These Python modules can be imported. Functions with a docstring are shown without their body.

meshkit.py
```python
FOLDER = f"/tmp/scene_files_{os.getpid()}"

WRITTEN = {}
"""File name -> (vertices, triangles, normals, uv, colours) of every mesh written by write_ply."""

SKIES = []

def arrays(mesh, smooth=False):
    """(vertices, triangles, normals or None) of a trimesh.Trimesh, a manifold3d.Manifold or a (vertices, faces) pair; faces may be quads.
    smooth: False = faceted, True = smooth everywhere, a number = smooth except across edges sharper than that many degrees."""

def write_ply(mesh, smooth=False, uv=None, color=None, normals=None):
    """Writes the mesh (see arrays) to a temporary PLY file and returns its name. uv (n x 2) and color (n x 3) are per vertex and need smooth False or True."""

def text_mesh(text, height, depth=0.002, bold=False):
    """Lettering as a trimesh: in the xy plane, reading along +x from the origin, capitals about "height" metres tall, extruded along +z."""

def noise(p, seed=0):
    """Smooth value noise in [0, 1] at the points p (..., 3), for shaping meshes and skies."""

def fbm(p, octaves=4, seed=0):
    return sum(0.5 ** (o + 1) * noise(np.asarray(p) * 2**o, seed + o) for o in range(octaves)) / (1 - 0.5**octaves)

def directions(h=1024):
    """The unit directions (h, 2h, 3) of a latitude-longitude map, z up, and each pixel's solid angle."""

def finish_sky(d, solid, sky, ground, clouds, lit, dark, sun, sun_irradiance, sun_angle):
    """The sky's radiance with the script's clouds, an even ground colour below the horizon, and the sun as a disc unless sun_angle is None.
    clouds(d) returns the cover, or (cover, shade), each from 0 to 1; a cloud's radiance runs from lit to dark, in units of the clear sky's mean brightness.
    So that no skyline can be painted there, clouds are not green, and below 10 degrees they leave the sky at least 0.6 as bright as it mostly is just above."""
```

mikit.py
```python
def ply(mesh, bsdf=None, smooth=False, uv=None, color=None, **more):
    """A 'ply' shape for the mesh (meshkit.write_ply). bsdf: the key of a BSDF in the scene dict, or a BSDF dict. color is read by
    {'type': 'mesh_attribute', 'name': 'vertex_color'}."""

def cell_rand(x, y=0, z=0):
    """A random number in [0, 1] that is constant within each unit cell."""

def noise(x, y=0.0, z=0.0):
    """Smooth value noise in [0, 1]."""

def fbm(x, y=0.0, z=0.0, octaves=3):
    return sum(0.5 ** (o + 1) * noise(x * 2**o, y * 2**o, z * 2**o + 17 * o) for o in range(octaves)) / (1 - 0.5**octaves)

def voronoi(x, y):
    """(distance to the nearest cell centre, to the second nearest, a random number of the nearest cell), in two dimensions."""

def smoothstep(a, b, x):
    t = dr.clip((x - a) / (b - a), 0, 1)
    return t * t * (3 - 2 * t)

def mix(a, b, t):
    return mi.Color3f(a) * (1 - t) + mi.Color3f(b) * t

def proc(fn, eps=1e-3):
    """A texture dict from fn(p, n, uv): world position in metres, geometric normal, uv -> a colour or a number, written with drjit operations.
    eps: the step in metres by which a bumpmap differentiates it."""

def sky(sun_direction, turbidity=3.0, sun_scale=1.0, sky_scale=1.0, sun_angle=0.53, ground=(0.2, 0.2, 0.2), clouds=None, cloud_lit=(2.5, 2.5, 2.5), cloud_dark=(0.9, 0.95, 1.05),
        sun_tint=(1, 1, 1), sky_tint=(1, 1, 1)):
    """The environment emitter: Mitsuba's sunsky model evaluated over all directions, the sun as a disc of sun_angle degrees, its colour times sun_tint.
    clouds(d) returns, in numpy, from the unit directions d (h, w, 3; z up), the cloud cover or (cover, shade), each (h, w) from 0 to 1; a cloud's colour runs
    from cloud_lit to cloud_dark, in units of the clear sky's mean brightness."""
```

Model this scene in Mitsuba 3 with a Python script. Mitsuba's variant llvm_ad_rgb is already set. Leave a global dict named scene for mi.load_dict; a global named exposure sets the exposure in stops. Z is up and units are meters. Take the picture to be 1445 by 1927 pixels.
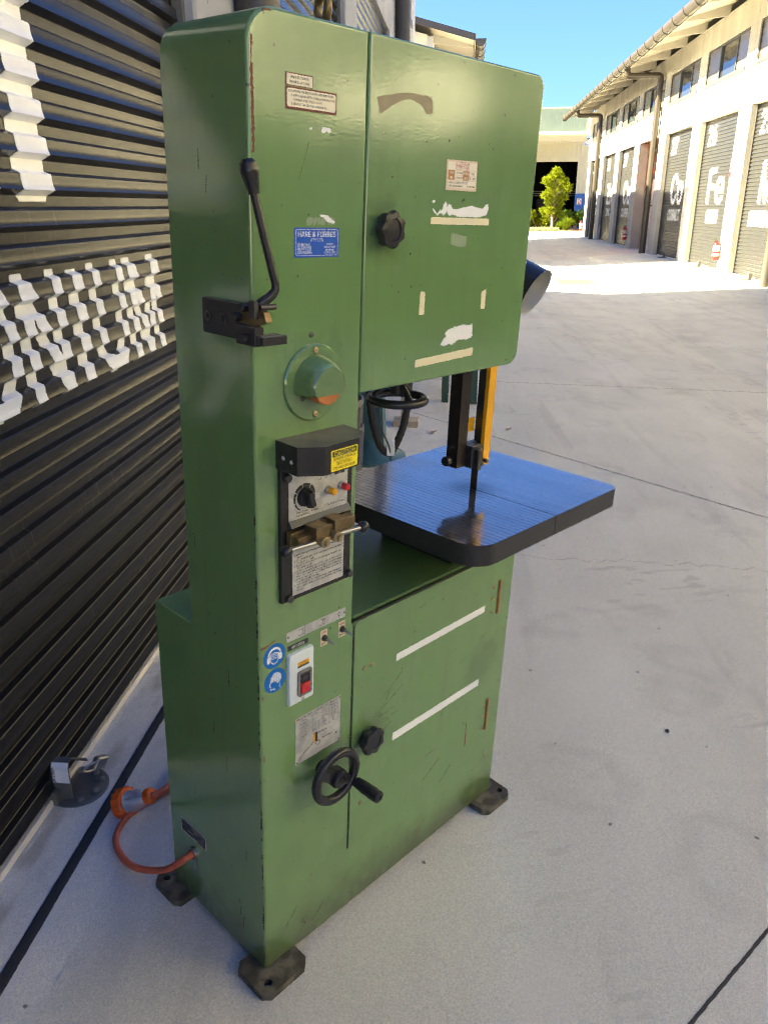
import math, random
import numpy as np, trimesh, drjit as dr, mitsuba as mi
import mikit, meshkit
from mikit import proc, noise, fbm, voronoi, cell_rand, smoothstep, mix
from manifold3d import Manifold, Mesh, CrossSection
from shapely.geometry import Polygon, box as sbox, Point, LineString
from shapely import affinity
from shapely.ops import unary_union

scene = {'type': 'scene'}
labels = {}
rng = np.random.default_rng(7)
random.seed(7)

# ------------------------------------------------------------------ camera, sky, exposure
T4 = mi.ScalarTransform4f
CAM = np.array([-1.26117, -0.40240, 1.65555])
FWD = np.array([0.92690089, 0.0911604, -0.36406664])
UPV = np.array([0.36276591, 0.03104592, 0.931363])
scene['camera'] = {'type': 'perspective', 'fov': 2 * math.degrees(math.atan(722.5 / 1475.485)), 'fov_axis': 'x',
                   'near_clip': 0.05, 'far_clip': 4000.0,
                   'to_world': T4().look_at(origin=CAM.tolist(), target=(CAM + FWD).tolist(), up=UPV.tolist())}
scene['sky'] = mikit.sky([-0.02, 1.0, 0.64], turbidity=3.0, sun_tint=(0.94, 1.0, 0.86), sky_tint=(0.42, 0.56, 0.90), sky_scale=0.72, sun_scale=2.7)
exposure = 4.1

# ------------------------------------------------------------------ the saw stands on an apron that falls towards the lane
MW = np.array([[0.79008658, 0.61299271, 0.0], [-0.61232754, 0.78935755, -0.04438072], [-0.02860393, 0.03397947, 0.99901312]])
_u, _s, _v = np.linalg.svd(MW); MW = _u @ _v
def mloc(p):
    return tuple(sum(float(MW[r, c]) * q for r, q in enumerate((p.x, p.y, p.z))) for c in range(3))
SL = 0.0444
def gz(y):
    y = np.clip(y, -7.05, 0.8)
    return np.where(y > -3.5, SL * y, SL * -3.5 - SL * (y + 3.5))

# ------------------------------------------------------------------ materials
def P(**k):
    bc = k.pop('c')
    d = {'type': 'principled', 'base_color': bc if isinstance(bc, dict) else {'type': 'rgb', 'value': list(bc)}}
    for a, b in k.items(): d[a] = b
    return d
def two(b): return {'type': 'twosided', 'bsdf': b}
def mat(name, **k): scene['m_' + name] = two(P(**k)); return 'm_' + name
def bump(name, b, fn, scale, eps=1e-3):
    scene['m_' + name] = two({'type': 'bumpmap', 'arbitrary': proc(fn, eps), 'scale': scale, 'bsdf': b}); return 'm_' + name

def green_col(dark):
    def fn(p, n, uv):
        x, y, z = mloc(p)
        a = x + y * 1.3
        v = 0.94 + 0.12 * fbm(a * 5, z * 4, 3.0)
        streak = fbm(a * 60, z * 5, 9.0)
        c = mix((0.128, 0.238, 0.082), (0.142, 0.236, 0.092), fbm(a * 2.2, z * 2.2, 1.0)) * v
        c = c * (0.97 + 0.06 * streak)
        d1, d2, w = voronoi(a * 34, z * 30)
        chip = dr.select((d1 < 0.02 + 0.075 * noise(a * 200, z * 90)) & (w > 0.93), 1.0, 0.0)
        c = mix(c, (0.03, 0.032, 0.025), chip * 0.85)
        d1, d2, w = voronoi(a * 80 + 7, z * 22 + 3)
        chip2 = dr.select((d1 < 0.055) & (w > 0.965), 1.0, 0.0)
        c = mix(c, (0.035, 0.03, 0.02), chip2 * 0.7)
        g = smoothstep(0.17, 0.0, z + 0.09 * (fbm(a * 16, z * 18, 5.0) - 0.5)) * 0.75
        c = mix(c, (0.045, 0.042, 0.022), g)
        g2 = smoothstep(0.58, 0.78, fbm(a * 6 + 3, z * 7, 2.0)) * 0.10
        c = mix(c, (0.08, 0.085, 0.045), g2)
        for cx, cz, R in ((.300, .513, .085), (.175, .50, .13), (.298, 1.627, .075), (.14, 1.06, .15), (.745, .52, .10), (.13, 1.37, .10)):
            d = dr.sqrt(dr.square(x - cx) + dr.square(z - cz) + dr.square(y) * 0.3)
            hand = smoothstep(R, R * 0.35, d + R * 0.7 * (fbm(x * 38, z * 30, 6.0) - 0.5))
            c = mix(c, (0.05, 0.062, 0.035), hand * 0.30)
        run = smoothstep(0.62, 0.80, fbm(a * 42, z * 2.2, 12.0)) * smoothstep(0.35, 0.65, fbm(a * 6, z * 3, 2.0))
        c = mix(c, (0.055, 0.075, 0.04), run * 0.09)
        rub = smoothstep(0.60, 0.72, fbm(a * 9 + 4, z * 11, 21.0)) * smoothstep(0.4, 0.7, noise(a * 240, z * 30))
        c = mix(c, (0.17, 0.25, 0.13), rub * 0.30)
        return c * dark
    return fn
def peel(p, n, uv):
    x, y, z = mloc(p)
    return noise(x * 280, y * 280, z * 280) * 0.75 + noise(x * 470, y * 470, z * 470) * 0.35 + 6 * fbm(x * 7, y * 7, z * 7)
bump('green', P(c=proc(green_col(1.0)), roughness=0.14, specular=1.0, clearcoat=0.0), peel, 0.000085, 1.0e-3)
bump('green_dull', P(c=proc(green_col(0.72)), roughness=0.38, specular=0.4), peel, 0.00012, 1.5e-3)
mat('primer', c=(0.16, 0.06, 0.04), roughness=0.75)
mat('rust_orange', c=(0.28, 0.13, 0.05), roughness=0.8)
mat('chipdark', c=(0.035, 0.035, 0.022), roughness=0.8)
mat('chiplight', c=(0.5, 0.52, 0.42), roughness=0.6)

def iron_c(p, n, uv):
    f = fbm(p.x * 40, p.y * 40, p.z * 40)
    return mix((0.055, 0.05, 0.038), (0.14, 0.13, 0.095), smoothstep(0.35, 0.75, f))
bump('iron', P(c=proc(iron_c), roughness=0.75, specular=0.3), lambda p, n, uv: noise(p.x * 150, p.y * 150, p.z * 150), 0.0006)
def blk_c(p, n, uv):
    f = fbm(p.x * 25, p.y * 25, p.z * 25)
    dust = smoothstep(0.3, 1.0, n.z) * (0.35 + 0.9 * f)
    return mix(mix((0.014, 0.014, 0.015), (0.028, 0.026, 0.025), f), (0.13, 0.12, 0.10), dust * 0.75)
scene['m_blackpaint'] = two(P(c=proc(blk_c), roughness=0.4, specular=0.4))
def tbl_r(p, n, uv):
    x, y, z = mloc(p)
    return 0.08 + 0.10 * smoothstep(0.45, 0.8, fbm(x * 9, y * 5, 1.0)) + 0.05 * noise(x * 160, y * 9)
def tbl_c(p, n, uv):
    x, y, z = mloc(p)
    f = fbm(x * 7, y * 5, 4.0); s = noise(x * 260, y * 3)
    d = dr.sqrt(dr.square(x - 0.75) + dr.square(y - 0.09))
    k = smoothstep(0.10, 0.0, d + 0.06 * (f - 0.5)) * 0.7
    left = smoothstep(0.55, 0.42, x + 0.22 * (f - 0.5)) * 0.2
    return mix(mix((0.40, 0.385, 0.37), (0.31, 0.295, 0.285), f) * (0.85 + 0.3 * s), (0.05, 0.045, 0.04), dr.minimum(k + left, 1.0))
scene['m_tabletop'] = two(P(c=proc(tbl_c), metallic=0.85, roughness=proc(tbl_r), specular=0.5))
mat('tableside', c=(0.022, 0.021, 0.021), roughness=0.35, specular=0.5)
mat('brownpost', c=(0.030, 0.023, 0.020), metallic=0.5, roughness=0.4)
mat('plastic', c=(0.016, 0.016, 0.018), roughness=0.32, specular=0.5)
mat('rubber', c=(0.022, 0.021, 0.02), roughness=0.8)
mat('steel', c=(0.42, 0.41, 0.39), metallic=0.9, roughness=0.35)
mat('darksteel', c=(0.10, 0.095, 0.09), metallic=0.85, roughness=0.45)
mat('blade', c=(0.07, 0.068, 0.07), metallic=0.8, roughness=0.35)
mat('galv', c=(0.15, 0.15, 0.135), metallic=0.5, roughness=0.42)
def brass_c(p, n, uv): return mix((0.13, 0.09, 0.045), (0.30, 0.22, 0.11), fbm(p.x * 70, p.y * 70, p.z * 70))
scene['m_brass'] = two(P(c=proc(brass_c), metallic=0.75, roughness=0.45))
mat('screwbrass', c=(0.34, 0.27, 0.15), metallic=0.7, roughness=0.4)
def alu_c(p, n, uv):
    f = fbm(p.x * 60, p.y * 60, p.z * 60)
    return mix((0.40, 0.40, 0.385), (0.52, 0.51, 0.48), smoothstep(0.3, 0.7, f))
scene['m_alu'] = two(P(c=proc(alu_c), metallic=0.25, roughness=0.38))
mat('cream', c=(0.70, 0.64, 0.42), roughness=0.6)
mat('platecream', c=(0.74, 0.68, 0.52), roughness=0.45)
mat('white', c=(0.75, 0.76, 0.74), roughness=0.5)
mat('whitepl', c=(0.62, 0.68, 0.68), roughness=0.35)
mat('paper', c=(0.60, 0.50, 0.36), roughness=0.7)
mat('paperlight', c=(0.72, 0.66, 0.54), roughness=0.7)
mat('paperorange', c=(0.40, 0.20, 0.08), roughness=0.7)
mat('tan', c=(0.29, 0.25, 0.15), roughness=0.6)
mat('ink', c=(0.03, 0.03, 0.03), roughness=0.5)
mat('greyink', c=(0.12, 0.11, 0.10), roughness=0.5)
mat('redink', c=(0.35, 0.02, 0.03), roughness=0.5)
mat('blue', c=(0.012, 0.085, 0.42), roughness=0.35)
mat('signblue', c=(0.004, 0.12, 0.42), roughness=0.35)
mat('yellow', c=(0.75, 0.36, 0.008), roughness=0.4)
mat('signyellow', c=(0.8, 0.62, 0.01), roughness=0.4)
mat('red', c=(0.55, 0.02, 0.025), roughness=0.35)
mat('extred', c=(0.5, 0.016, 0.02), roughness=0.25)
mat('orange', c=(0.78, 0.12, 0.012), roughness=0.4)
def cord_c(p, n, uv): return mix((0.50, 0.09, 0.04), (0.58, 0.14, 0.065), fbm(p.x * 50, p.y * 50, p.z * 50))
scene['m_cord'] = two(P(c=proc(cord_c), roughness=0.55))
scene['m_clear'] = {'type': 'blendbsdf', 'weight': 0.38, 'a': {'type': 'thindielectric', 'int_ior': 1.5}, 'b': two(P(c=(0.62, 0.63, 0.62), roughness=0.12, specular=0.8))}
mat('grindstone', c=(0.45, 0.17, 0.06), roughness=0.9)
mat('silver', c=(0.55, 0.54, 0.50), metallic=0.6, roughness=0.5)
mat('pictowhite', c=(0.72, 0.75, 0.76), roughness=0.5)
mat('fadedgreen', c=(0.24, 0.31, 0.19), roughness=0.6)

# setting
def conc_c(p, n, uv):
    big = fbm(p.x * 0.45, p.y * 0.9, 1.0); mid = fbm(p.x * 2.3, p.y * 2.9, 7.0)
    c = mix((0.52, 0.51, 0.455), (0.59, 0.58, 0.52), big) * (0.93 + 0.14 * mid)
    drag = fbm(p.x * 0.8 + 4, p.y * 7.0, 3.0)
    c = c * (0.96 + 0.08 * drag) * dr.select(p.y > 0.462, 1.07, 1.0)
    near = smoothstep(9.0, 3.0, p.x)
    sp = noise(p.x * 380, p.y * 380) * 0.6 + noise(p.x * 760, p.y * 760) * 0.4
    c = c * (1.0 + near * 0.52 * (sp - 0.5))
    d1, d2, w = voronoi(p.x * 5.0, p.y * 5.0)
    spot = dr.select((d1 < 0.012 + 0.03 * noise(p.x * 90, p.y * 90)) & (w > 0.8), 1.0, 0.0)
    c = mix(c, (0.08, 0.07, 0.055), spot * 0.75)
    d1, d2, w = voronoi(p.x * 2.1 + 3, p.y * 2.1 + 8)
    warp = 0.25 * (fbm(p.x * 9, p.y * 9, 5.0) - 0.5)
    ring = smoothstep(0.16, 0.0, dr.abs(d1 + 1.6 * warp - 0.24)) * dr.select(w > 0.55, 1.0, 0.0)
    c = mix(c, (0.21, 0.21, 0.22), ring * 0.15 * smoothstep(0.35, 0.6, fbm(p.x * 5, p.y * 5, 2.0)))
    st = smoothstep(0.55, 0.8, fbm(p.x * 1.3 + 9, p.y * 1.9, 4.0))
    c = mix(c, (0.25, 0.235, 0.21), st * 0.15)
    lt = smoothstep(0.62, 0.8, fbm(p.x * 1.1 + 2, p.y * 3.1, 14.0))
    c = mix(c, (0.62, 0.59, 0.54), lt * 0.4)
    lip = smoothstep(0.035, 0.018, dr.abs(p.y - 0.582 - 0.008 * (fbm(p.x * 12, 1.0, 1.0) - 0.5)))
    c = mix(c, (0.62, 0.60, 0.56), lip * 0.6)
    tyre = smoothstep(0.58, 0.72, fbm(p.x * 0.5 + p.y * 0.35, p.y * 7.5 - p.x * 0.6, 31.0)) * smoothstep(0.35, 0.6, fbm(p.x * 3, p.y * 12, 8.0))
    c = mix(c, (0.27, 0.265, 0.26), tyre * 0.17)
    scuff = smoothstep(0.66, 0.74, fbm(p.x * 26 + p.y * 9, p.y * 7, 17.0)) * smoothstep(0.5, 0.75, fbm(p.x * 1.7, p.y * 1.7, 41.0))
    c = mix(c, (0.24, 0.23, 0.22), scuff * 0.30)
    edge = smoothstep(0.55, 0.72, p.y + 0.10 * (fbm(p.x * 14, p.y * 14, 2.0) - 0.5))
    c = mix(c, (0.17, 0.13, 0.085), edge * 0.5 * smoothstep(0.3, 0.7, fbm(p.x * 6, p.y * 20, 8.0)))
    return c
def conc_b(p, n, uv):
    trowel = dr.select(p.y > 0.465, 0.25, 1.0)
    band = smoothstep(0.25, 0.40, p.y) * smoothstep(0.47, 0.46, p.y)
    return trowel * (noise(p.x * 170, p.y * 170) + 0.7 * noise(p.x * 420, p.y * 420)) + 2.2 * band * noise(p.x * 60 + p.y * 40, p.y * 130)
bump('concrete', P(c=proc(conc_c), roughness=0.8, specular=0.25), conc_b, 0.0009, 1.5e-3)
def facade_c(p, n, uv):
    f = fbm(p.x * 0.7, p.y * 0.7, p.z * 0.9); st = fbm(p.x * 3.2, p.y * 3.0, p.z * 0.35)
    c = mix((0.38, 0.365, 0.325), (0.48, 0.46, 0.415), f) * (0.82 + 0.36 * st)
    d1, d2, w = voronoi(p.x * 1.25, p.z * 1.25)
    c = mix(c, (0.22, 0.20, 0.17), dr.select(d1 < 0.035, 0.6, 0.0))
    return c * (0.94 + 0.12 * noise(p.x * 25, p.y * 25, p.z * 25))
scene['m_facade'] = two(P(c=proc(facade_c), roughness=0.85, specular=0.2))
def gfac_c(p, n, uv):
    f = fbm(p.x * 2.2, p.y * 2.2, p.z * 2.0)
    d1, d2, w = voronoi(p.x * 9 + p.y * 9, p.z * 9)
    return mix(mix((0.30, 0.305, 0.31), (0.42, 0.42, 0.41), f), (0.15, 0.15, 0.15), dr.select((d1 < 0.07) & (w > 0.6), 0.8, 0.0))
scene['m_greyconc'] = two(P(c=proc(gfac_c), roughness=0.85, specular=0.2))
def door_c(p, n, uv):
    f = fbm(p.x * 130, p.y * 3, p.z * 2.5); g = fbm(p.x * 3, p.y * 3, p.z * 5)
    scr = smoothstep(0.66, 0.8, f) * smoothstep(0.4, 0.7, g)
    return mix(mix((0.011, 0.011, 0.0115), (0.017, 0.0165, 0.0165), g), (0.06, 0.055, 0.05), scr * 0.35)
scene['m_door'] = two(P(c=proc(door_c), roughness=0.25, specular=0.2))
mat('rdoor', c=(0.028, 0.030, 0.034), roughness=0.3, specular=0.5)
mat('sticker', c=(0.84, 0.84, 0.82), roughness=0.4)
mat('seal', c=(0.72, 0.66, 0.55), roughness=0.55)
mat('joint', c=(0.025, 0.025, 0.026), roughness=0.7)
mat('jointgrey', c=(0.11, 0.108, 0.105), roughness=0.9)
mat('hairline', c=(0.24, 0.235, 0.225), roughness=0.9)
mat('gutter', c=(0.07, 0.062, 0.056), metallic=0.3, roughness=0.33)
mat('darktrim', c=(0.05, 0.047, 0.045), roughness=0.4)
mat('winframe', c=(0.055, 0.06, 0.068), roughness=0.4)
scene['m_glass'] = two(P(c=(0.02, 0.025, 0.03), roughness=0.04, specular=0.9))
mat('louvre', c=(0.11, 0.095, 0.085), roughness=0.2, specular=0.6)
mat('soffit', c=(0.50, 0.46, 0.39), roughness=0.7)
mat('rafter', c=(0.45, 0.43, 0.39), roughness=0.6)
mat('roof', c=(0.28, 0.27, 0.26), roughness=0.5)
mat('dark', c=(0.012, 0.011, 0.011), roughness=0.8)
mat('clad', c=(0.36, 0.44, 0.33), roughness=0.6)
mat('wallcream', c=(0.50, 0.48, 0.40), roughness=0.7)
mat('trimwhite', c=(0.68, 0.68, 0.66), roughness=0.5)
mat('shedblue', c=(0.015, 0.10, 0.42), roughness=0.5)
def bark_c(p, n, uv): return mix((0.20, 0.15, 0.10), (0.36, 0.29, 0.20), fbm(p.x * 9, p.y * 9, p.z * 5))
scene['m_bark'] = two(P(c=proc(bark_c), roughness=0.9))
def leafmat(n, c): scene['m_' + n] = {'type': 'principledthin', 'base_color': {'type': 'rgb', 'value': list(c)}, 'diff_trans': 0.8, 'roughness': 0.5, 'spec_trans': 0.0}
leafmat('leaf', (0.17, 0.21, 0.012)); leafmat('leaf2', (0.13, 0.18, 0.015)); leafmat('leafdark', (0.07, 0.12, 0.02)); leafmat('cover', (0.30, 0.36, 0.22))
mat('soil', c=(0.24, 0.17, 0.11), roughness=0.95)
mat('teal', c=(0.045, 0.115, 0.13), roughness=0.4)
mat('bin', c=(0.17, 0.165, 0.15), roughness=0.55)
mat('wood', c=(0.38, 0.32, 0.22), roughness=0.7)
mat('darkgreen', c=(0.03, 0.075, 0.05), roughness=0.35)
mat('leafdry', c=(0.30, 0.17, 0.08), roughness=0.8)
mat('pebble', c=(0.05, 0.052, 0.055), roughness=0.8)
mat('grate', c=(0.5, 0.49, 0.46), roughness=0.7)
mat('pinkwall', c=(0.45, 0.33, 0.27), roughness=0.8)

# ------------------------------------------------------------------ mesh helpers
cat_ = trimesh.util.concatenate
def bx(x0, x1, y0, y1, z0, z1, c=0.0):
    if c <= 0:
        m = trimesh.creation.box((x1 - x0, y1 - y0, z1 - z0)); m.apply_translation(((x0 + x1) / 2, (y0 + y1) / 2, (z0 + z1) / 2)); return m
    pts = []
    for x, sx in ((x0, 1), (x1, -1)):
        for y, sy in ((y0, 1), (y1, -1)):
            for z, sz in ((z0, 1), (z1, -1)):
                pts += [(x, y + sy * c, z + sz * c), (x + sx * c, y, z + sz * c), (x + sx * c, y + sy * c, z)]
    return trimesh.convex.convex_hull(np.array(pts))
def hull(pts): return trimesh.convex.convex_hull(np.array(pts, float))
def frame_of(d):
    d = np.asarray(d, float); d = d / np.linalg.norm(d)
    a = np.cross(d, [0, 0, 1.0] if abs(d[2]) < 0.9 else [1.0, 0, 0]); a /= np.linalg.norm(a)
    return a, np.cross(d, a), d
def lathe(prof, o, d, n=28):
    """prof: (radius, distance along d)"""
    a, b, d = frame_of(d); o = np.asarray(o, float)
    ang = np.arange(n) * 2 * np.pi / n
    ring = np.cos(ang)[:, None] * a + np.sin(ang)[:, None] * b
    V = [o + d * h + max(r, 1e-5) * ring for r, h in prof]; V = np.vstack(V); F = []
    for i in range(len(prof) - 1):
        for j in range(n):
            k = (j + 1) % n
            F += [(i * n + j, i * n + k, (i + 1) * n + k), (i * n + j, (i + 1) * n + k, (i + 1) * n + j)]
    m = trimesh.Trimesh(V, F, process=False); m.fix_normals() if False else None
    return m
def cyl(p0, p1, r, r1=None, n=20, c=0.0):
    p0, p1 = np.asarray(p0, float), np.asarray(p1, float); L = np.linalg.norm(p1 - p0); r1 = r if r1 is None else r1
    pr = [(0, 0), (r - c, 0), (r, c), (r1, L - c), (r1 - c, L), (0, L)] if c else [(0, 0), (r, 0), (r1, L), (0, L)]
    return lathe(pr, p0, p1 - p0, n)
def spline(pts, m=8):
    p = np.asarray(pts, float); q = np.vstack([2 * p[0] - p[1], p, 2 * p[-1] - p[-2]]); out = []
    for i in range(1, len(q) - 2):
        for t in np.linspace(0, 1, m, endpoint=False):
            a, b, c, d = q[i - 1:i + 3]
            out.append(0.5 * (2 * b + (c - a) * t + (2 * a - 5 * b + 4 * c - d) * t**2 + (3 * b - a - 3 * c + d) * t**3))
    out.append(p[-1]); return np.array(out)
def tube(pts, r, n=10, cap=True):
    p = np.asarray(pts, float); R = np.broadcast_to(r, (len(p),)); t = np.gradient(p, axis=0); t /= np.linalg.norm(t, axis=1)[:, None]
    a = np.cross(t[0], [0, 0, 1.0] if abs(t[0][2]) < 0.9 else [1.0, 0, 0]); A = []
    for i in range(len(p)):
        a = a - t[i] * (a @ t[i]); a /= np.linalg.norm(a); A.append(a)
    A = np.array(A); B = np.cross(t, A); ang = np.arange(n) * 2 * np.pi / n
    V = (p[:, None] + R[:, None, None] * (np.cos(ang)[None, :, None] * A[:, None] + np.sin(ang)[None, :, None] * B[:, None])).reshape(-1, 3); F = []
    for i in range(len(p) - 1):
        for j in range(n):
            k = (j + 1) % n; F += [(i * n + j, i * n + k, (i + 1) * n + k), (i * n + j, (i + 1) * n + k, (i + 1) * n + j)]
    if cap:
        V = np.vstack([V, p[0], p[-1]]); c0, c1 = len(V) - 2, len(V) - 1
        for j in range(n):
            k = (j + 1) % n; F += [(c0, k, j), (c1, (len(p) - 1) * n + j, (len(p) - 1) * n + k)]
    return trimesh.Trimesh(V, F, process=False)
def torus(o, d, R, r, n=40, m=14):
    a, b, d = frame_of(d); th = np.linspace(0, 2 * np.pi, n, endpoint=False); ph = np.linspace(0, 2 * np.pi, m, endpoint=False)
    rad = np.cos(th)[:, None] * a + np.sin(th)[:, None] * b
    V = (np.asarray(o) + rad[:, None] * (R + r * np.cos(ph))[None, :, None] + (r * np.sin(ph))[None, :, None] * d).reshape(-1, 3); F = []
    for i in range(n):
        for j in range(m):
            i2, j2 = (i + 1) % n, (j + 1) % m; F += [(i * m + j, i2 * m + j, i2 * m + j2), (i * m + j, i2 * m + j2, i * m + j2)]
    return trimesh.Trimesh(V, F, process=False)
def place(m, O, ex=(1, 0, 0), ez=(0, 0, 1)):
    ex, ez = np.asarray(ex, float), np.asarray(ez, float); n = np.cross(ex, ez)
    v = np.asarray(m.vertices); m = trimesh.Trimesh(np.asarray(O, float) + v[:, :1] * ex + v[:, 1:2] * ez + v[:, 2:3] * n, m.faces, process=False); return m
def ext(poly, t):
    gs = getattr(poly, 'geoms', [poly])
    return cat_([trimesh.creation.extrude_polygon(g, t, engine='earcut') for g in gs if g.area > 1e-9])
def rrect(x0, z0, x1, z1, r, n=6):
    r = (r,) * 4 if np.isscalar(r) else r    # bl, br, tr, tl
    pts = []
    for (cx, cz, a0), q in zip(((x0, z0, 180), (x1, z0, 270), (x1, z1, 0), (x0, z1, 90)), r):
        ox = cx + (q if cx == x0 else -q); oz = cz + (q if cz == z0 else -q)
        for t in np.radians(np.linspace(a0, a0 + 90, n)): pts.append((ox + q * math.cos(t), oz + q * math.sin(t)))
    return Polygon(pts)
def rext(poly, y0, y1, r=0.004, n=4, back=False):
    """a convex profile in x, z, extruded from y0 (front) to y1 with a rounded front rim"""
    pts = []
    for k in range(n + 1):
        a = k / n * math.pi / 2; g = poly.buffer(-r * (1 - math.sin(a)), join_style='mitre'); g = poly if g.is_empty else g
        pts += [(x, y0 + r * (1 - math.cos(a)), z) for x, z in g.exterior.coords]
    pts += [(x, y1, z) for x, z in poly.exterior.coords]
    return hull(pts)
def text2d(s, h, w=None, bold=True, depth=0.0003, align='l'):
    m = meshkit.text_mesh(s, h, depth, bold and h >= .0095); lo, hi = m.bounds
    m.apply_translation((-lo[0], 0, 0)); W = hi[0] - lo[0]
    if w: m.apply_scale((w / W, 1, 1)); W = w
    if align == 'c': m.apply_translation((-W / 2, 0, 0))
    if align == 'r': m.apply_translation((-W, 0, 0))
    return m
def to_man(m):
    m = trimesh.Trimesh(m.vertices, m.faces); m.merge_vertices()
    return Manifold(Mesh(np.asarray(m.vertices, np.float32), np.asarray(m.faces, np.uint32)))
def from_man(m):
    q = m.to_mesh(); return trimesh.Trimesh(np.array(q.vert_properties)[:, :3], np.array(q.tri_verts), process=False)
def jag(pts, amp, step=0.004, seed=0):
    r = np.random.default_rng(seed); ring = LineString(list(pts) + [pts[0]]); L = ring.length; out = []
    for s in np.arange(0, L, step):
        q = ring.interpolate(s); out.append((q.x + r.normal(0, amp), q.y + r.normal(0, amp)))
    g = Polygon(out).buffer(0); return g

# ------------------------------------------------------------------ scene bookkeeping
def free(k):
    if k not in scene and k not in labels: return k
    i = 1
    while f'{k}_{i:03d}' in scene or f'{k}_{i:03d}' in labels or any(q.startswith(f'{k}_{i:03d}__') for q in scene): i += 1
    return f'{k}_{i:03d}'
def thing(name, label, cat, group=None):
    k = free(name); labels[k] = {'label': label, 'category': cat}
    if group: labels[k]['group'] = group
    return k
def add(parent, name, mesh, bsdf, smooth=32, frame='m', label=None, stuff=False):
    k = parent + '__' + name if parent else name
    if k in scene or any(q.startswith(k + '__') for q in scene): 
        i = 1
        while f'{k}_{i:03d}' in scene or any(q.startswith(f'{k}_{i:03d}__') for q in scene): i += 1
        k = f'{k}_{i:03d}'
    if isinstance(mesh, (list, tuple)): mesh = cat_(list(mesh))
    v = np.asarray(mesh.vertices, float)
    if frame == 'm': v = v @ MW.T
    m = trimesh.Trimesh(v, np.asarray(mesh.faces), process=False)
    if smooth is not False: m.merge_vertices()
    scene[k] = mikit.ply(m, bsdf if bsdf.startswith('m_') else 'm_' + bsdf, smooth)
    if label or stuff:
        labels[k] = {}
        if label: labels[k]['label'] = label
        if stuff: labels[k]['kind'] = 'stuff'
    return k
def struct(name, mesh, bsdf, smooth=False):
    k = add(None, name, mesh, bsdf, smooth, 'w'); labels[k] = {'kind': 'structure'}; return k
def W(*a, **k): return add(*a, frame='w', **k)

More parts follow.
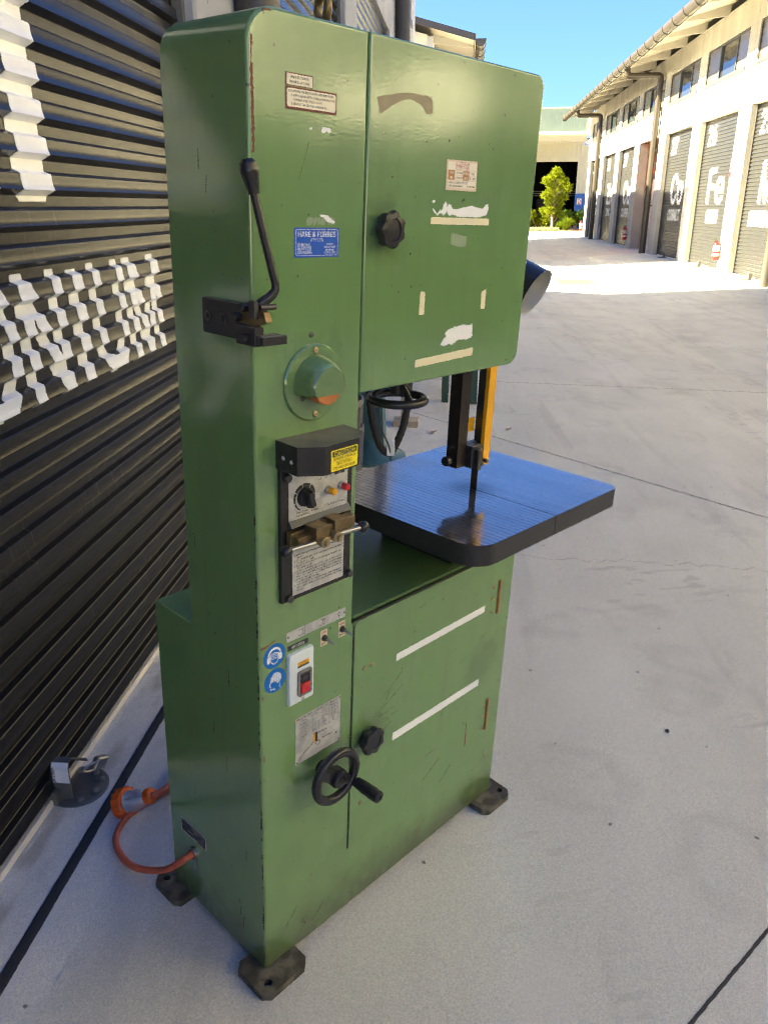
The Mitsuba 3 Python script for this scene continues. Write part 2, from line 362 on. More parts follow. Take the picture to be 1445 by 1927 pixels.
# ================================================================== GROUND
xs = [-400, -30, -12, -6, -3] + list(np.arange(-2, 4.01, 0.5)) + list(range(5, 47, 3)) + [48, 49, 50, 51, 52, 60, 200, 3000]
ys = [-3000, -200, -30, -7.05, -6, -4.2, -3.5, -2.8, -1.5, 0, 0.8, 30, 200, 3000]
X_, Y_ = np.meshgrid(xs, ys, indexing='ij'); f_ = np.clip((52 - X_) / 4, 0, 1)
Z_ = f_ * gz(Y_) + (1 - f_) * -0.03
ny = len(ys); V = np.stack([X_, Y_, Z_], -1).reshape(-1, 3); F = []
for i in range(len(xs) - 1):
    for j in range(ny - 1):
        a = i * ny + j; F += [(a, a + ny, a + ny + 1), (a, a + ny + 1, a + 1)]
struct('lane_pavement', trimesh.Trimesh(V, F, process=False), 'concrete')
def strip(path, w, h=0.004, jit=0.0, step=0.05, seed=1, th=0.003):
    """a thin band lying on the pavement along path (x, y)"""
    r = np.random.default_rng(seed); L = LineString(path); n = max(2, int(L.length / step)); V, F = [], []
    for i in range(n + 1):
        q = np.array(L.interpolate(i / n, normalized=True).coords[0]); q2 = np.array(L.interpolate(min(1, (i + .5) / n), normalized=True).coords[0]); q1 = np.array(L.interpolate(max(0, (i - .5) / n), normalized=True).coords[0])
        t = q2 - q1; t /= np.linalg.norm(t); nn = np.array([-t[1], t[0]])
        for s in (-1, 1):
            e = q + nn * s * w / 2 * (1 + jit * r.normal()); V.append((e[0], e[1], float(gz(e[1])) + h))
        V.append((q[0], q[1], float(gz(q[1])) + h + th))
    for i in range(n):
        a = 3 * i; F += [(a, a + 3, a + 5), (a, a + 5, a + 2), (a + 2, a + 5, a + 4), (a + 2, a + 4, a + 1)]
    return trimesh.Trimesh(V, F, process=False)
k = thing('expansion_joint', 'wide black sealant joint running along the roller door threshold', 'joint')
scene[k] = mikit.ply(strip([(-3, 0.582), (16, 0.582)], 0.030, 0.003, 0.03, 0.02), 'm_joint', True)
k = thing('expansion_joint', 'black diagonal joint crossing the bottom right corner of the pavement', 'joint')
scene[k] = mikit.ply(strip([(-0.9, -0.10), (1.9, -2.75)], 0.0085, 0.002, 0.12, 0.015, 2, 0.001), 'm_joint', True)
k = thing('expansion_joint', 'thin dark joint running diagonally away from the saw table', 'joint')
scene[k] = mikit.ply(strip([(5.6, 0.32), (1.99, -3.75)], 0.009, 0.002, 0.1, 0.05, 3, 0.001), 'm_jointgrey', True)
k = thing('expansion_joint', 'thin dark joint crossing straight over the lane behind the saw', 'joint')
scene[k] = mikit.ply(strip([(6.7, 0.3), (7.35, -6.9)], 0.010, 0.002, 0.1, 0.06, 4, 0.001), 'm_jointgrey', True)
k = thing('crack', 'hairline crack wandering across the pavement beside the saw base', 'crack')
cp = [(2.46, -0.4)]
while cp[-1][1] > -2.7: cp.append((2.46 + 0.09 * (1 - math.exp(cp[-1][1] + .4)) + rng.normal(0, 0.018), cp[-1][1] - rng.uniform(.02, .07)))
scene[k] = mikit.ply(strip(cp, 0.004, 0.002, 0.4, 0.02, 5, 0.0005), 'm_hairline', True)

# ================================================================== ROLLER DOORS
PIT = 0.09
PROF = [(0.0260, 0.0), (0.0240, 0.005), (0.0220, 0.012), (0.0208, 0.021), (0.0206, 0.031), (0.0200, 0.0375), (0.0182, 0.0398), (0.0015, 0.0462), (0.0, 0.0480), (0.0, 0.0745), (0.0010, 0.0765)]  # (out, up) of one rib from its lip
def rib_profile(z0, z1, lip=1.70):
    """front outline (out, z) of a curtain from z0 to z1"""
    k0 = math.floor((z0 - lip) / PIT); pts = []
    z = lip + k0 * PIT
    while z < z1 + PIT:
        pts += [(o, z + u) for o, u in PROF]; z += PIT
    L = LineString([(p[0], p[1]) for p in pts]).intersection(sbox(-1, z0, 1, z1))
    return list(L.coords)
def curtain(x0, x1, z0, z1, yb, sgn):
    """sheet between x0 and x1; ribs stand out along sgn * y from yb"""
    p = rib_profile(z0, z1); V, F = [], []
    for o, z in p: V += [(x0, yb + sgn * o, z), (x1, yb + sgn * o, z)]
    for i in range(len(p) - 1):
        a = 2 * i; F += [(a, a + 1, a + 3), (a, a + 3, a + 2)]
    return trimesh.Trimesh(V, F, process=False)
_skin = {}
def skin(x0, x1, z0, z1, yb, sgn):
    p = rib_profile(z0 - .1, z1 + .1); back = Polygon([(-0.03, p[0][1])] + p + [(-0.03, p[-1][1])]).buffer(0)
    ring = back.buffer(0.0016, join_style='mitre').difference(back.buffer(0.0004, join_style='mitre')).intersection(sbox(-0.002, z0 - .05, 1, z1 + .05))
    gs = list(getattr(ring, 'geoms', [ring])); out = []
    for g in gs:
        m = trimesh.creation.extrude_polygon(g, x1 - x0, engine='earcut')   # x: out, y: z, z: along
        v = np.asarray(m.vertices); m = trimesh.Trimesh(np.stack([x0 + v[:, 2], yb + sgn * v[:, 0], v[:, 1]], 1), m.faces[:, ::-1] if sgn > 0 else m.faces, process=False)
        if m.volume < 0: m.invert()
        out.append(to_man(m))
    r = out[0]
    for q in out[1:]: r = r + q
    return r
def letters_on(parent, s, xl, dirx, w, z0, h, yb, sgn, bsdf='sticker'):
    """stickers, one per letter, that follow the ribs; xl = left end as read, dirx = +1 if reading runs along +x"""
    full = text2d(s, h, None, True, 0.08); W_ = full.bounds[1][0]; sc = w / W_
    sk = skin(min(xl, xl + dirx * w) - .02, max(xl, xl + dirx * w) + .02, z0 - .02, z0 + h + .02, yb, sgn)
    for comp in text_letters(s, h):
        v = np.asarray(comp.vertices); x = xl + dirx * v[:, 0] * sc; y = yb + sgn * (v[:, 2] - 0.03)
        m = trimesh.Trimesh(np.stack([x, y, z0 + v[:, 1]], 1), comp.faces); m.merge_vertices()
        if m.volume < 0: m.invert()
        r = from_man(to_man(m) ^ sk)
        if len(r.faces): W(parent, 'letter', r, bsdf, smooth=False)
def text_letters(s, h):
    full = meshkit.text_mesh(s, h, 0.08, True); x0 = full.bounds[0][0]; out = []
    for i, ch in enumerate(s):
        if ch == ' ': continue
        pre = meshkit.text_mesh(s[:i + 1], h, 0.08, True); one = meshkit.text_mesh(ch, h, 0.08, True)
        if ch == 'I':
            e0, e1 = one.bounds[0][0], one.bounds[1][0]; m_ = (e0 + e1) / 2; one = bx(m_ - .115 * h, m_ + .115 * h, 0, h, 0, .08); one.apply_translation((pre.bounds[1][0] - (e1 - e0) / 2 - m_ - x0, 0, 0)); out.append(one); continue
        one.apply_translation((pre.bounds[1][0] - one.bounds[1][0] - x0, 0, 0)); out.append(one)
    return out

# ================================================================== LEFT BUILDING (behind the saw)
GL = 0.69; DYL = 0.757
def storage_building(label, x0, x1, pillars, side, facade, wl, doors, detail, eave=True):
    """side +1: facade at y=GL facing -y; -1: facade at y=-7.05 facing +y"""
    b = thing('storage_building', label, 'building')
    fy = GL if side > 0 else -7.05
    def yy(d): return fy + side * d              # d: depth into the building
    def BY(a0, a1, d0, d1, z0, z1, c=0): return bx(a0, a1, *sorted((yy(d0), yy(d1))), z0, z1, c)
    HD, TOPZ = 3.85, 6.26 if eave else 7.05
    edges = sorted(set([x0] + [p for p in pillars if x0 < p < x1] + [x1]))
    for a0, a1 in zip(edges[:-1], edges[1:]):      # precast panels above the doors, with a window opening
        mid = (a0 + a1) / 2; wz0, wz1 = 4.745, 5.63
        g = 0.006
        if a1 - a0 > 4.0 and wl:
            w0, w1 = a0 + 0.5, a1 - 0.23
            parts = [BY(a0 + g, a1 - g, 0, .16, HD, wz0), BY(a0 + g, a1 - g, 0, .16, wz1, TOPZ), BY(a0 + g, w0, 0, .16, wz0, wz1), BY(w1, a1 - g, 0, .16, wz0, wz1)]
            shape = sbox(a0 + g, HD, a1 - g, TOPZ).difference(sbox(w0, wz0, w1, wz1)); pm = ext(shape, .16)
            v = np.asarray(pm.vertices); pm = trimesh.Trimesh(np.stack([v[:, 0], yy(0) + side * v[:, 2], v[:, 1]], 1), pm.faces, process=False)
            W(b, 'wall_panel', pm, facade, smooth=False)
            win = b + '__window' if b + '__window__frame' not in scene else None
            i = 0
            while win is None or any(q.startswith(win + '__') for q in scene):
                i += 1; win = f'{b}__window_{i:03d}'
            L = w1 - w0; cuts = [w0, w0 + .27 * L, w0 + .67 * L, w1]
            fr = [BY(w0 - .02, w1 + .02, -.03, .10, wz0 - .05, wz0 + .04), BY(w0, w1, .03, .10, wz1 - .06, wz1)]
            for q in cuts: fr.append(BY(q - .035, q + .035, .025, .105, wz0 + .04, wz1 - .06))
            W(win, 'frame', fr, 'winframe', smooth=False)
            rev = side < 0
            for s_ in range(3):
                p0, p1 = cuts[s_] + .035, cuts[s_ + 1] - .035
                if s_ == 1:
                    W(win, 'pane', BY(p0, p1, .07, .078, wz0 + .04, wz1 - .06), 'glass', smooth=False)
                else:
                    lv = []
                    nl = 5; zz = np.linspace(wz0 + .04, wz1 - .06, nl + 1)
                    for q in range(nl):
                        m = BY(p0, p1, 0, .012, 0, zz[1] - zz[0] + .015); m.apply_translation((0, -yy(0), 0))
                        m.apply_transform(trimesh.transformations.rotation_matrix(math.radians(6 * side), (1, 0, 0))); m.apply_translation((0, yy(.06), zz[q])); lv.append(m)
                    for m in lv: W(win, 'louvre', m, 'louvre', smooth=False)
        else:
            W(b, 'wall_panel', BY(a0 + g, a1 - g, 0, .16, HD, TOPZ), facade, smooth=False)
    PW = 0.46 if side < 0 else 0.385
    for p in pillars:
        if x0 - .5 < p < x1 + .5: W(b, 'pillar', BY(max(p - PW, x0), min(p + PW, x1), -.022, .34, -.25, HD + .002, 0.012), facade, smooth=False)
    for key, (d0, d1, sym, num_, word) in doors.items():
        dk = b + '__roller_door'; i = 0
        while any(q.startswith(dk + '__') for q in scene): i += 1; dk = f'{b}__roller_door_{i:03d}'
        yb = DYL if side > 0 else yy(.16)
        sg = -side
        zb = 0.055 if side > 0 else 0.03
        if key == 'slats':
            z = 1.70 - PIT * 18
            n = 0
            while z < HD - .02:
                a, c = max(z - 0.0004, zb), min(z + PIT, HD)
                if c > a + .01: W(dk, 'slat', curtain(d0, d1, a, c, yb, sg), 'door', smooth=25)
                z += PIT
        else:
            W(dk, 'curtain', curtain(d0, d1, zb, HD, yb, sg), 'rdoor' if side < 0 else 'door', smooth=25, stuff=True)
        W(dk, 'bottom_bar', [bx(d0, d1, *sorted((yb - .022 * side, yb + .01 * side)), zb - .06, zb - .002, .002), bx(d0, d1, *sorted((yb - .02 * side, yb - .026 * side)), zb - .055, zb - .045), bx(d0, d1, *sorted((yb - .02 * side, yb - .026 * side)), zb - .035, zb - .025)], 'seal', smooth=False)
        gd = .06
        for q in (d0 - .035, d1 - .035): W(dk, 'guide', [bx(q, q + .07, *sorted((yb - .03 * side, yb - .045 * side)), zb - .05, HD), bx(q if q > d0 else q + .064, q + .006 if q > d0 else q + .07, *sorted((yb - .045 * side, yb - .004 * side)), zb - .05, HD)], 'galv' if side > 0 else 'darktrim', smooth=False)
        if word:
            rl = 1 if side > 0 else -1
            xc = (d0 + d1) / 2
            for s, (z0, h, w, off) in {word: detail['word'](word), sym: detail['sym'](sym), num_: detail['num']}.items():
                if s: letters_on(dk, s, xc + rl * off - rl * w / 2 if off is not None else 0, rl, w, z0, h, yb, sg)
    if not eave:
        W(b, 'roof', BY(x0, x1, .17, 16, 6.5, 6.6), 'roof', smooth=False); W(b, 'parapet_cap', BY(x0 - .02, x1 + .02, -.04, .2, 7.052, 7.10), 'darktrim', smooth=False)
        for xe in (x0, x1 - .15): W(b, 'end_wall', BY(xe, xe + .15, .165, 16.5, -.3, 7.04), facade, smooth=False)
        W(b, 'rear_wall', BY(x0, x1, 16.3, 16.5, -.3, 7.0), facade, smooth=False)
        return b, yy, BY
    # roof, eave, gutter
    t = 0.268; e0 = 1.22
    def slab(d0, d1, off, th):
        p = np.array([(-d0, 0), (d1, 0)]); z0 = 6.17 + off
        return [(a, yy(d), z0 + (d + e0) * t + k) for a in (x0 - .35, x1 + .35) for d in (d0, d1) for k in (0, th)]
    W(b, 'roof', hull(slab(-e0, 8, .0, .06)), 'roof', smooth=False)
    back = hull([(a, yy(d), z) for a in (x0 - .35, x1 + .35) for d, z in ((8.01, 6.17 + 9.23 * t), (8.01, 6.11 + 9.23 * t), (17, 6.2), (17, 6.26))]); W(b, 'roof', back, 'roof', smooth=False)
    W(b, 'soffit', hull(slab(-e0 + .02, .1, -.03, .02)), 'soffit', smooth=False)
    for xe in (x0 - .36, x1 + .34): W(b, 'barge_board', hull([(a, yy(d), 6.17 + (d + e0) * t + k) for a in (xe, xe + .02) for d in (-e0 - .02, 8) for k in (-.1, .075)]), 'gutter', smooth=False)
    q = x0 + .9
    while q < x1:
        W(b, 'rafter', hull([(a, yy(d), 6.14 + (d + e0) * t - k) for a in (q - .05, q + .05) for d, k in ((-e0 + .03, .0), (-e0 + .03, .07), (0.02, 0), (0.02, .26))]), 'rafter', smooth=False)
        q += 2.13
    W(b, 'fascia', bx(x0 - .35, x1 + .35, *sorted((yy(-e0 - .02), yy(-e0))), 6.0, 6.17), 'rafter', smooth=False)
    gr, gy, gzz = .15, yy(-e0 - .17), 6.12
    arc = np.radians(np.linspace(180, 360, 15)); P1 = [(gr * math.cos(a), gr * 1.25 * math.sin(a)) for a in arc]; P2 = [((gr - .008) * math.cos(a), (gr - .008) * 1.25 * math.sin(a)) for a in arc[::-1]]
    gm = trimesh.creation.extrude_polygon(Polygon(P1 + P2), x1 - x0 + .7, engine='earcut'); v = np.asarray(gm.vertices)
    W(b, 'gutter', trimesh.Trimesh(np.stack([x0 - .35 + v[:, 2], gy + v[:, 0], gzz + v[:, 1]], 1), gm.faces, process=False), 'gutter', smooth=30)
    for xe in (x0 - .355, x1 + .345):
        cm = ext(Polygon(P1), .012); v = np.asarray(cm.vertices); W(b, 'gutter_cap', trimesh.Trimesh(np.stack([xe + v[:, 2], gy + v[:, 0] * 1.05, gzz + v[:, 1] * 1.05], 1), cm.faces, process=False), 'gutter', smooth=False)
    Pa = [(1.10 * a, 1.10 * c) for a, c in P1]; Pb = [(a * 1.0, c * 1.0) for a, c in P1[::-1]]
    bm = ext(Polygon(Pa + Pb), .035); v = np.asarray(bm.vertices); q = x0 + .3
    while q < x1:
        W(b, 'gutter_bracket', trimesh.Trimesh(np.stack([q + v[:, 2], gy + v[:, 0], gzz + v[:, 1]], 1), bm.faces, process=False), 'darktrim', smooth=False); q += 1.1
    # ends and back
    for xe in (x0, x1 - .15): W(b, 'end_wall', hull([(a, yy(d), z) for a in (xe, xe + .15) for d, z in ((.165, -.3), (.165, 6.3), (16.5, -.3), (8, 8.4), (16.5, 6.2))]), facade if side < 0 else 'wallcream', smooth=False)
    W(b, 'rear_wall', BY(x0, x1, 16.3, 16.5, -.3, 6.2), facade, smooth=False)
    return b, yy, BY

ldet = {'word': lambda s: (1.155, 0.33, 2.16, -0.02 + .18), 'sym': lambda s: (1.695, 0.86, 1.17, 0.13 - .0 + .03), 'num': (3.18, .5, .7, -.9)}
lp = [2.6 + 4.26 * k for k in range(-5, 3)]
LB, lyy, LBY = storage_building('grey concrete storage building with dark roller doors that the bandsaw stands against', -20.4, 16.5, lp + [15.6], 1, 'm_greyconc', True,
    {'slats': (-1.275, 2.215, 'Zr', '', 'ZIRCONIUM'), 'b': (2.985, 6.475, '', '', ''), 'c': (7.245, 10.735, '', '', ''), 'd': (-5.535, -2.045, '', '', ''), 'e': (-9.8, -6.31, '', '', ''), 'f': (-14.06, -10.57, '', '', '')}, ldet, eave=False)
W(LB, 'wall_panel', LBY(11.51, 16.5, .0, .16, -.25, 3.845), 'm_facade', smooth=False)
for px_ in (2.85, 11.75):
    W(LB, 'downpipe', [cyl((px_, 0.575, -.1), (px_, 0.575, 6.9), .108, n=24), cyl((px_, 0.575, 2.6), (px_, 0.575, 2.65), .114, n=24)], 'darktrim')
LB2, lyy2, LBY2 = storage_building('far grey storage building whose gutter end shows above the saw housing', 25.1, 45.2, [25.5, 29.76, 34.02, 38.28, 42.54], 1, 'm_greyconc', True,
    {'b': (30.1, 33.6, '', '', ''), 'c': (34.4, 37.9, '', '', '')}, ldet)

# ================================================================== RIGHT BUILDING
rp = [20.6 + 4.26 * k for k in range(-8, 7)]
def bay(k): return (20.6 + 4.26 * k + .46, 20.6 + 4.26 * (k + 1) - .46)
wd = lambda s: (1.17, 0.33, min(2.9, .245 * len(s) + .05), -.05)
rdet = {'word': wd, 'sym': lambda s: (1.69, .87, .70 * len(s) + .08, 0.0), 'num': (3.19, .5, .78, -0.95)}
rdoors = {'mn': (*bay(-1), 'Mn', '25', 'MANGANESE'), 'fe': (*bay(0), 'Fe', '26', 'IRON'), 'co': (*bay(1), 'Co', '27', 'COBALT'), 'cu': (*bay(3), 'Cu', '29', 'COPPER'), 'zn': (*bay(4), 'Zn', '30', 'ZINC'), 'ga': (*bay(5), 'Ga', '31', 'GALLIUM')}
EL = {-2: ('Cr', '24', 'CHROMIUM'), -3: ('V', '23', 'VANADIUM'), -4: ('Ti', '22', 'TITANIUM'), -5: ('Sc', '21', 'SCANDIUM'), -6: ('Ca', '20', 'CALCIUM')}
for k in range(-8, -1): rdoors['x%d' % k] = (*bay(k), *EL.get(k, ('', '', '')))
RB, ryy, RBY = storage_building('long cream concrete storage building with lettered roller doors across the lane', -14.0, 46.9, rp, -1, 'm_facade', True, rdoors, rdet)
for px_ in (4.2, 17.0, 29.8, 42.6):
    W(RB, 'downpipe', [tube(spline([(px_, -5.75, 6.0), (px_, -5.8, 5.80), (px_, -5.95, 5.76), (px_, -6.6, 5.76), (px_, -6.86, 5.74), (px_, -6.9, 5.62), (px_, -6.9, 5.3)], 6), .10, 16), cyl((px_, -6.9, 5.31), (px_, -6.9, -.05), .108, n=18)] + [cyl((px_, -6.9, z), (px_, -6.9, z + .05), .118, n=18) for z in (5.25, 3.4, 1.6)] + [bx(px_ - .13, px_ + .13, -7.05, -6.93, z, z + .04) for z in (5.25, 3.4, 1.6)], 'gutter')
    W(RB, 'pipe_boot', cyl((px_, -6.9, -.05), (px_, -6.9, 2.0), .1125, n=18), 'darktrim')
# the open bay
o0, o1 = bay(2)
W(RB, 'bay_interior', [RBY(o0 - .3, o0 - .02, .345, 6, -.1, 4.2), RBY(o1 + .02, o1 + .3, .345, 6, -.1, 4.2), RBY(o0 - .3, o1 + .3, 6.01, 6.1, -.1, 4.2), RBY(o0 - .3, o1 + .3, .2, 6, 4.21, 4.3)], 'pinkwall', smooth=False)
W(RB, 'hanging_sign', RBY(o0 + .5, o0 + 2.2, .9, .95, 2.72, 3.2, .01), 'orange', smooth=False, label='orange sign hanging inside the open doorway')
W(RB, 'partition', RBY(o1 - .9, o1 - .85, .4, 2.4, -.05, 2.55), 'trimwhite', smooth=False)
W(RB, 'inner_door', [RBY(o0 + .2, o1 - .9, 2.4, 2.46, 0, 2.5), RBY(o0 + .2, o0 + 1.1, 2.2, 2.39, 0, 2.3)], 'dark', smooth=False)

# ================================================================== FAR WAREHOUSE, planting bed
b = thing('warehouse', 'large warehouse with pale green cladding closing the end of the lane', 'building')
ribs = [bx(55.955, 56.0, y - .03, y + .03, 6.13, 7.44) for y in np.arange(-8.0, 14, .38)]
W(b, 'cladding', [bx(56.0, 56.06, -8.12, 14, 6.12, 7.45)] + ribs, 'clad', smooth=False)
W(b, 'parapet_trim', [bx(55.93, 56.1, -8.15, 14, 7.45, 7.53), bx(55.93, 56.1, -8.32, -8.12, 6.12, 7.53)], 'trimwhite', smooth=False)
W(b, 'canopy_fascia', bx(55.9, 56.1, -8.35, 14, 5.93, 6.12), 'trimwhite', smooth=False)
W(b, 'canopy_soffit', hull([(x, y, z + q) for x, z in ((56.1, 5.95), (60.3, 5.68)) for y in (-8.3, 14) for q in (0, .1)]), 'soffit', smooth=False)
for i in range(3): W(b, 'canopy_beam', bx(56.9 + i * 1.1, 57.0 + i * 1.1, -8.25, 14, 5.62, 5.9 - i * .05), 'rafter', smooth=False)
op0, op1 = -8.2, -1.0
wc = ext(sbox(-11.5, -.3, 14, 5.9).difference(sbox(op0, -.4, op1, 4.5)), .2); v = np.asarray(wc.vertices)
W(b, 'wall', trimesh.Trimesh(np.stack([60.1 + v[:, 2], v[:, 0], v[:, 1]], 1), wc.faces, process=False), 'wallcream', smooth=False)
W(b, 'wall_rib', [bx(60.06, 60.1, y - .04, y + .04, 2.42, 5.6) for y in np.arange(-11.4, -8.25, .3)] + [bx(60.06, 60.1, y - .04, y + .04, 4.55, 5.6) for y in np.arange(-8.1, 5, .3)], 'wallcream', smooth=False, stuff=True)
W(b, 'blue_panel', [bx(60.03, 60.09, -11.0, -8.2, 0, 2.4)] + [bx(60.0, 60.03, y - .05, y + .05, 0, 2.4) for y in np.arange(-10.9, -8.2, .3)], 'shedblue', smooth=False, label='blue painted panel low on the warehouse wall')
sg = W(b, 'sign', bx(59.97, 59.995, -8.62, -8.3, 1.69, 2.08), 'trimwhite', smooth=False)
W(b, 'sign__symbol', [place(ext(Point(0, 0).buffer(.11).difference(Point(0, 0).buffer(.075)), .004), (59.968, -8.46, 1.93), (0, -1, 0)), bx(59.962, 59.968, -8.56, -8.36, 1.74, 1.79)], 'red', smooth=False)
W(b, 'interior', [bx(74, 74.1, -9, 3, -.2, 6), bx(60.31, 74, -9.1, -9.0, -.2, 6), bx(60.31, 74, 3, 3.1, -.2, 6), bx(60.31, 74, -9, 3, 5.9, 6)], 'dark', smooth=False)
mat('dimgrey', c=(0.05, 0.048, 0.045), roughness=0.7)
for y0_, y1_, z1_, xx in ((-8.0, -7.2, 1.5, 64), (-6.9, -6.0, 2.1, 66), (-5.6, -4.4, 1.2, 63.5), (-4.0, -2.6, 1.9, 65)): W(b, 'stored_crate', bx(xx, xx + .9, y0_, y1_, -.1, z1_, .03), 'dimgrey', smooth=False)
for z in (2.28, 2.42, 2.58): W(b, 'rail', bx(61.5, 61.55, -9, 2, z, z + .035), 'galv', smooth=False)
W(b, 'lamp', cyl((59.6, -8.64, 5.5), (59.6, -8.64, 5.68), .28, .12), 'trimwhite')
k = add(None, 'kerb', bx(52.8, 53.05, -8.4, 12, -.1, .09, .015), 'concrete', False, 'w'); labels[k] = {'kind': 'structure'}
bed = trimesh.creation.box((6.6, 21, .25), ); bed.apply_translation((56.36, 2.1, -.03)); struct('garden_bed', bed, 'soil')

def leaves(centres, radii, n, size, seed, up=0.3):
    r = np.random.default_rng(seed); V, F = [], []
    for c, R in zip(centres, radii):
        m = int(n * (R / np.mean(radii)) ** 2)
        d = r.normal(size=(m, 3)); d /= np.linalg.norm(d, axis=1)[:, None]; rad = R * (0.35 + 0.65 * r.random(m) ** 0.5) * (1 + .15 * r.normal(size=m))
        pos = np.asarray(c) + d * rad[:, None] * np.array([1, 1, .8])
        for p, q in zip(pos, d):
            ax = q + r.normal(0, .6, 3) + np.array([0, 0, up]); ax /= np.linalg.norm(ax); s = np.cross(ax, r.normal(size=3)); s /= np.linalg.norm(s)
            L = size * r.uniform(.7, 1.3); w = L * .34; b0 = len(V)
            V += [p, p + ax * L * .5 + s * w, p + ax * L, p + ax * L * .5 - s * w]; F += [(b0, b0 + 1, b0 + 2), (b0, b0 + 2, b0 + 3)]
    return trimesh.Trimesh(V, F, process=False)
t = thing('tree', 'small yellow-green tree standing in the garden bed at the lane end', 'tree')
tx, ty = 55.2, -6.22
limbs = [tube(spline([(tx, ty, .02), (tx + .05, ty + .05, 1.0), (tx, ty - .03, 2.0), (tx + .05, ty - .05, 3.2)], 6), np.linspace(.11, .03, 19), 8)]
cc, rr = [], []
r_ = np.random.default_rng(11)
spec = [(0, 3.72, .30), (.25, 3.4, .28), (-.3, 3.45, .26), (.62, 3.15, .30), (-.5, 3.1, .30), (0, 3.15, .3), (-.78, 2.72, .30), (.3, 2.75, .32), (-.35, 2.6, .33), (.1, 2.3, .3), (.62, 2.25, .30), (-.62, 2.15, .28), (-.2, 1.95, .3), (.35, 1.85, .3), (.3, 1.35, .32), (.65, 1.3, .26), (-.25, 1.35, .30), (-.5, 1.05, .26), (-.02, 1.1, .28), (-.4, 1.7, .22)]
for dy, z, R in spec:
    c = (tx + r_.uniform(-.45, .45), ty + dy, z); cc.append(c); rr.append(R)
    if abs(dy) > .2: limbs.append(tube(spline([(tx, ty, z - .55), (tx + (c[0] - tx) * .5, ty + dy * .5, z - .22), c], 4), np.linspace(.035, .012, 9), 6))
W(t, 'trunk', limbs, 'bark', smooth=40)
W(t, 'crown', leaves(cc, [q * .88 for q in rr], 170, .14, 3), 'leaf', smooth=False)
for lab, (y, z, R, h, mt, sd, n) in {'round yellow-green shrub to the left of the small tree': (-5.35, .75, .42, .6, 'leaf', 5, 260), 'dark green shrub at the foot of the blue warehouse panel': (-7.7, .75, .45, .6, 'leafdark', 6, 260)}.items():
    k = thing('shrub', lab, 'shrub'); c = []; q = np.random.default_rng(sd)
    for i in range(7): c.append((56.2 + q.uniform(-.5, .5), y + q.uniform(-.55, .55), z + q.uniform(-.35, .4)))
    W(k, 'stem', [tube([(56.2, y, 0), (a, b2, c2)], .02, 5) for a, b2, c2 in c], 'bark')
    W(k, 'crown', leaves(c, [R * .8] * 7, n, .14, sd), mt, smooth=False)
def tuft(o, n, h, spread, seed):
    q = np.random.default_rng(seed); V, F = [], []
    for i in range(n):
        a = q.uniform(0, 2 * np.pi); s = spread * q.uniform(.1, 1); H = h * q.uniform(.6, 1.1) * (1 - .35 * s / spread)
        d = np.array([math.cos(a), math.sin(a), 0]); w = np.array([-d[1], d[0], 0]) * .018; base = np.asarray(o) + d * .1 * q.random()
        P_ = [base, base + d * s * .4 + [0, 0, H * .7], base + d * s + [0, 0, H * q.uniform(.75, 1)]]; b0 = len(V)
        V += [P_[0] - w, P_[0] + w, P_[1] - w, P_[1] + w, P_[2]]; F += [(b0, b0 + 1, b0 + 3), (b0, b0 + 3, b0 + 2), (b0 + 2, b0 + 3, b0 + 4)]
    return trimesh.Trimesh(V, F, process=False)
for lab, o, n, h, s, sd in (('large grass clump at the kerb in front of the blue panel', (53.9, -6.95, .08), 520, 1.05, .75, 3), ('smaller grass clump between the tree and the large grass clump', (54.6, -6.6, .08), 260, .7, .5, 4)):
    k = thing('ornamental_grass', lab, 'plant'); scene[k] = mikit.ply(tuft(o, n, h, s, sd), 'm_leaf2', False)
V, F = [], []
for i in range(5200):
    p = np.array([rng.uniform(53.15, 55.6), rng.uniform(-6.5, -1.5), .09 + rng.random() * .14]); a = rng.normal(size=3); a[2] = abs(a[2]) + .3; a /= np.linalg.norm(a); s = np.cross(a, rng.normal(size=3)); s /= np.linalg.norm(s); b0 = len(V)
    V += [p, p + a * .06 + s * .025, p + a * .12, p + a * .06 - s * .025]; F += [(b0, b0 + 1, b0 + 2), (b0, b0 + 2, b0 + 3)]
k = add(None, 'ground_cover', trimesh.Trimesh(V, F, process=False), 'cover', False, 'w'); labels[k] = {'label': 'low pale green ground cover along the kerb of the garden bed', 'category': 'ground cover', 'kind': 'stuff'}

# ---- things along the lane
def extinguisher(x, y, z, lab, big):
    k = thing('fire_extinguisher', lab, 'fire extinguisher', None)
    W(k, 'cylinder', lathe([(0, 0), (.07, 0), (.085, .02), (.085, .36), (.07, .42), (.03, .45), (.03, .47), (0, .47)], (x, y, z), (0, 0, 1), 20), 'extred', smooth=40)
    W(k, 'label', lathe([(.0865, .10), (.0865, .17)], (x, y, z), (0, 0, 1), 20), 'white', smooth=40); W(k, 'label', lathe([(.0865, .22), (.0865, .36)], (x, y, z), (0, 0, 1), 20), 'paperlight', smooth=40)
    W(k, 'handle', [bx(x - .02, x + .02, y - .02, y + .09, z + .47, z + .49), bx(x - .015, x + .015, y - .02, y + .1, z + .51, z + .525), cyl((x, y, z + .45), (x, y, z + .52), .02)], 'darksteel')
    W(k, 'hose', tube(spline([(x + .03, y + .02, z + .48), (x + .11, y + .04, z + .42), (x + .105, y + .03, z + .2), (x + .1, y + .03, z + .05)], 6), .012, 8), 'rubber')
    W(k, 'bracket', bx(x - .03, x + .03, *sorted((y - .09, -7.027)), z + .3, z + .34), 'darksteel', smooth=False)
extinguisher(20.95, -6.93, .30, 'red fire extinguisher on the near pillar between the iron and manganese doors', 1)
extinguisher(33.6, -6.93, .33, 'red fire extinguisher on the pillar beside the open doorway', 0)
extinguisher(46.75, -6.93, .33, 'red fire extinguisher at the far end of the cream building', 0)
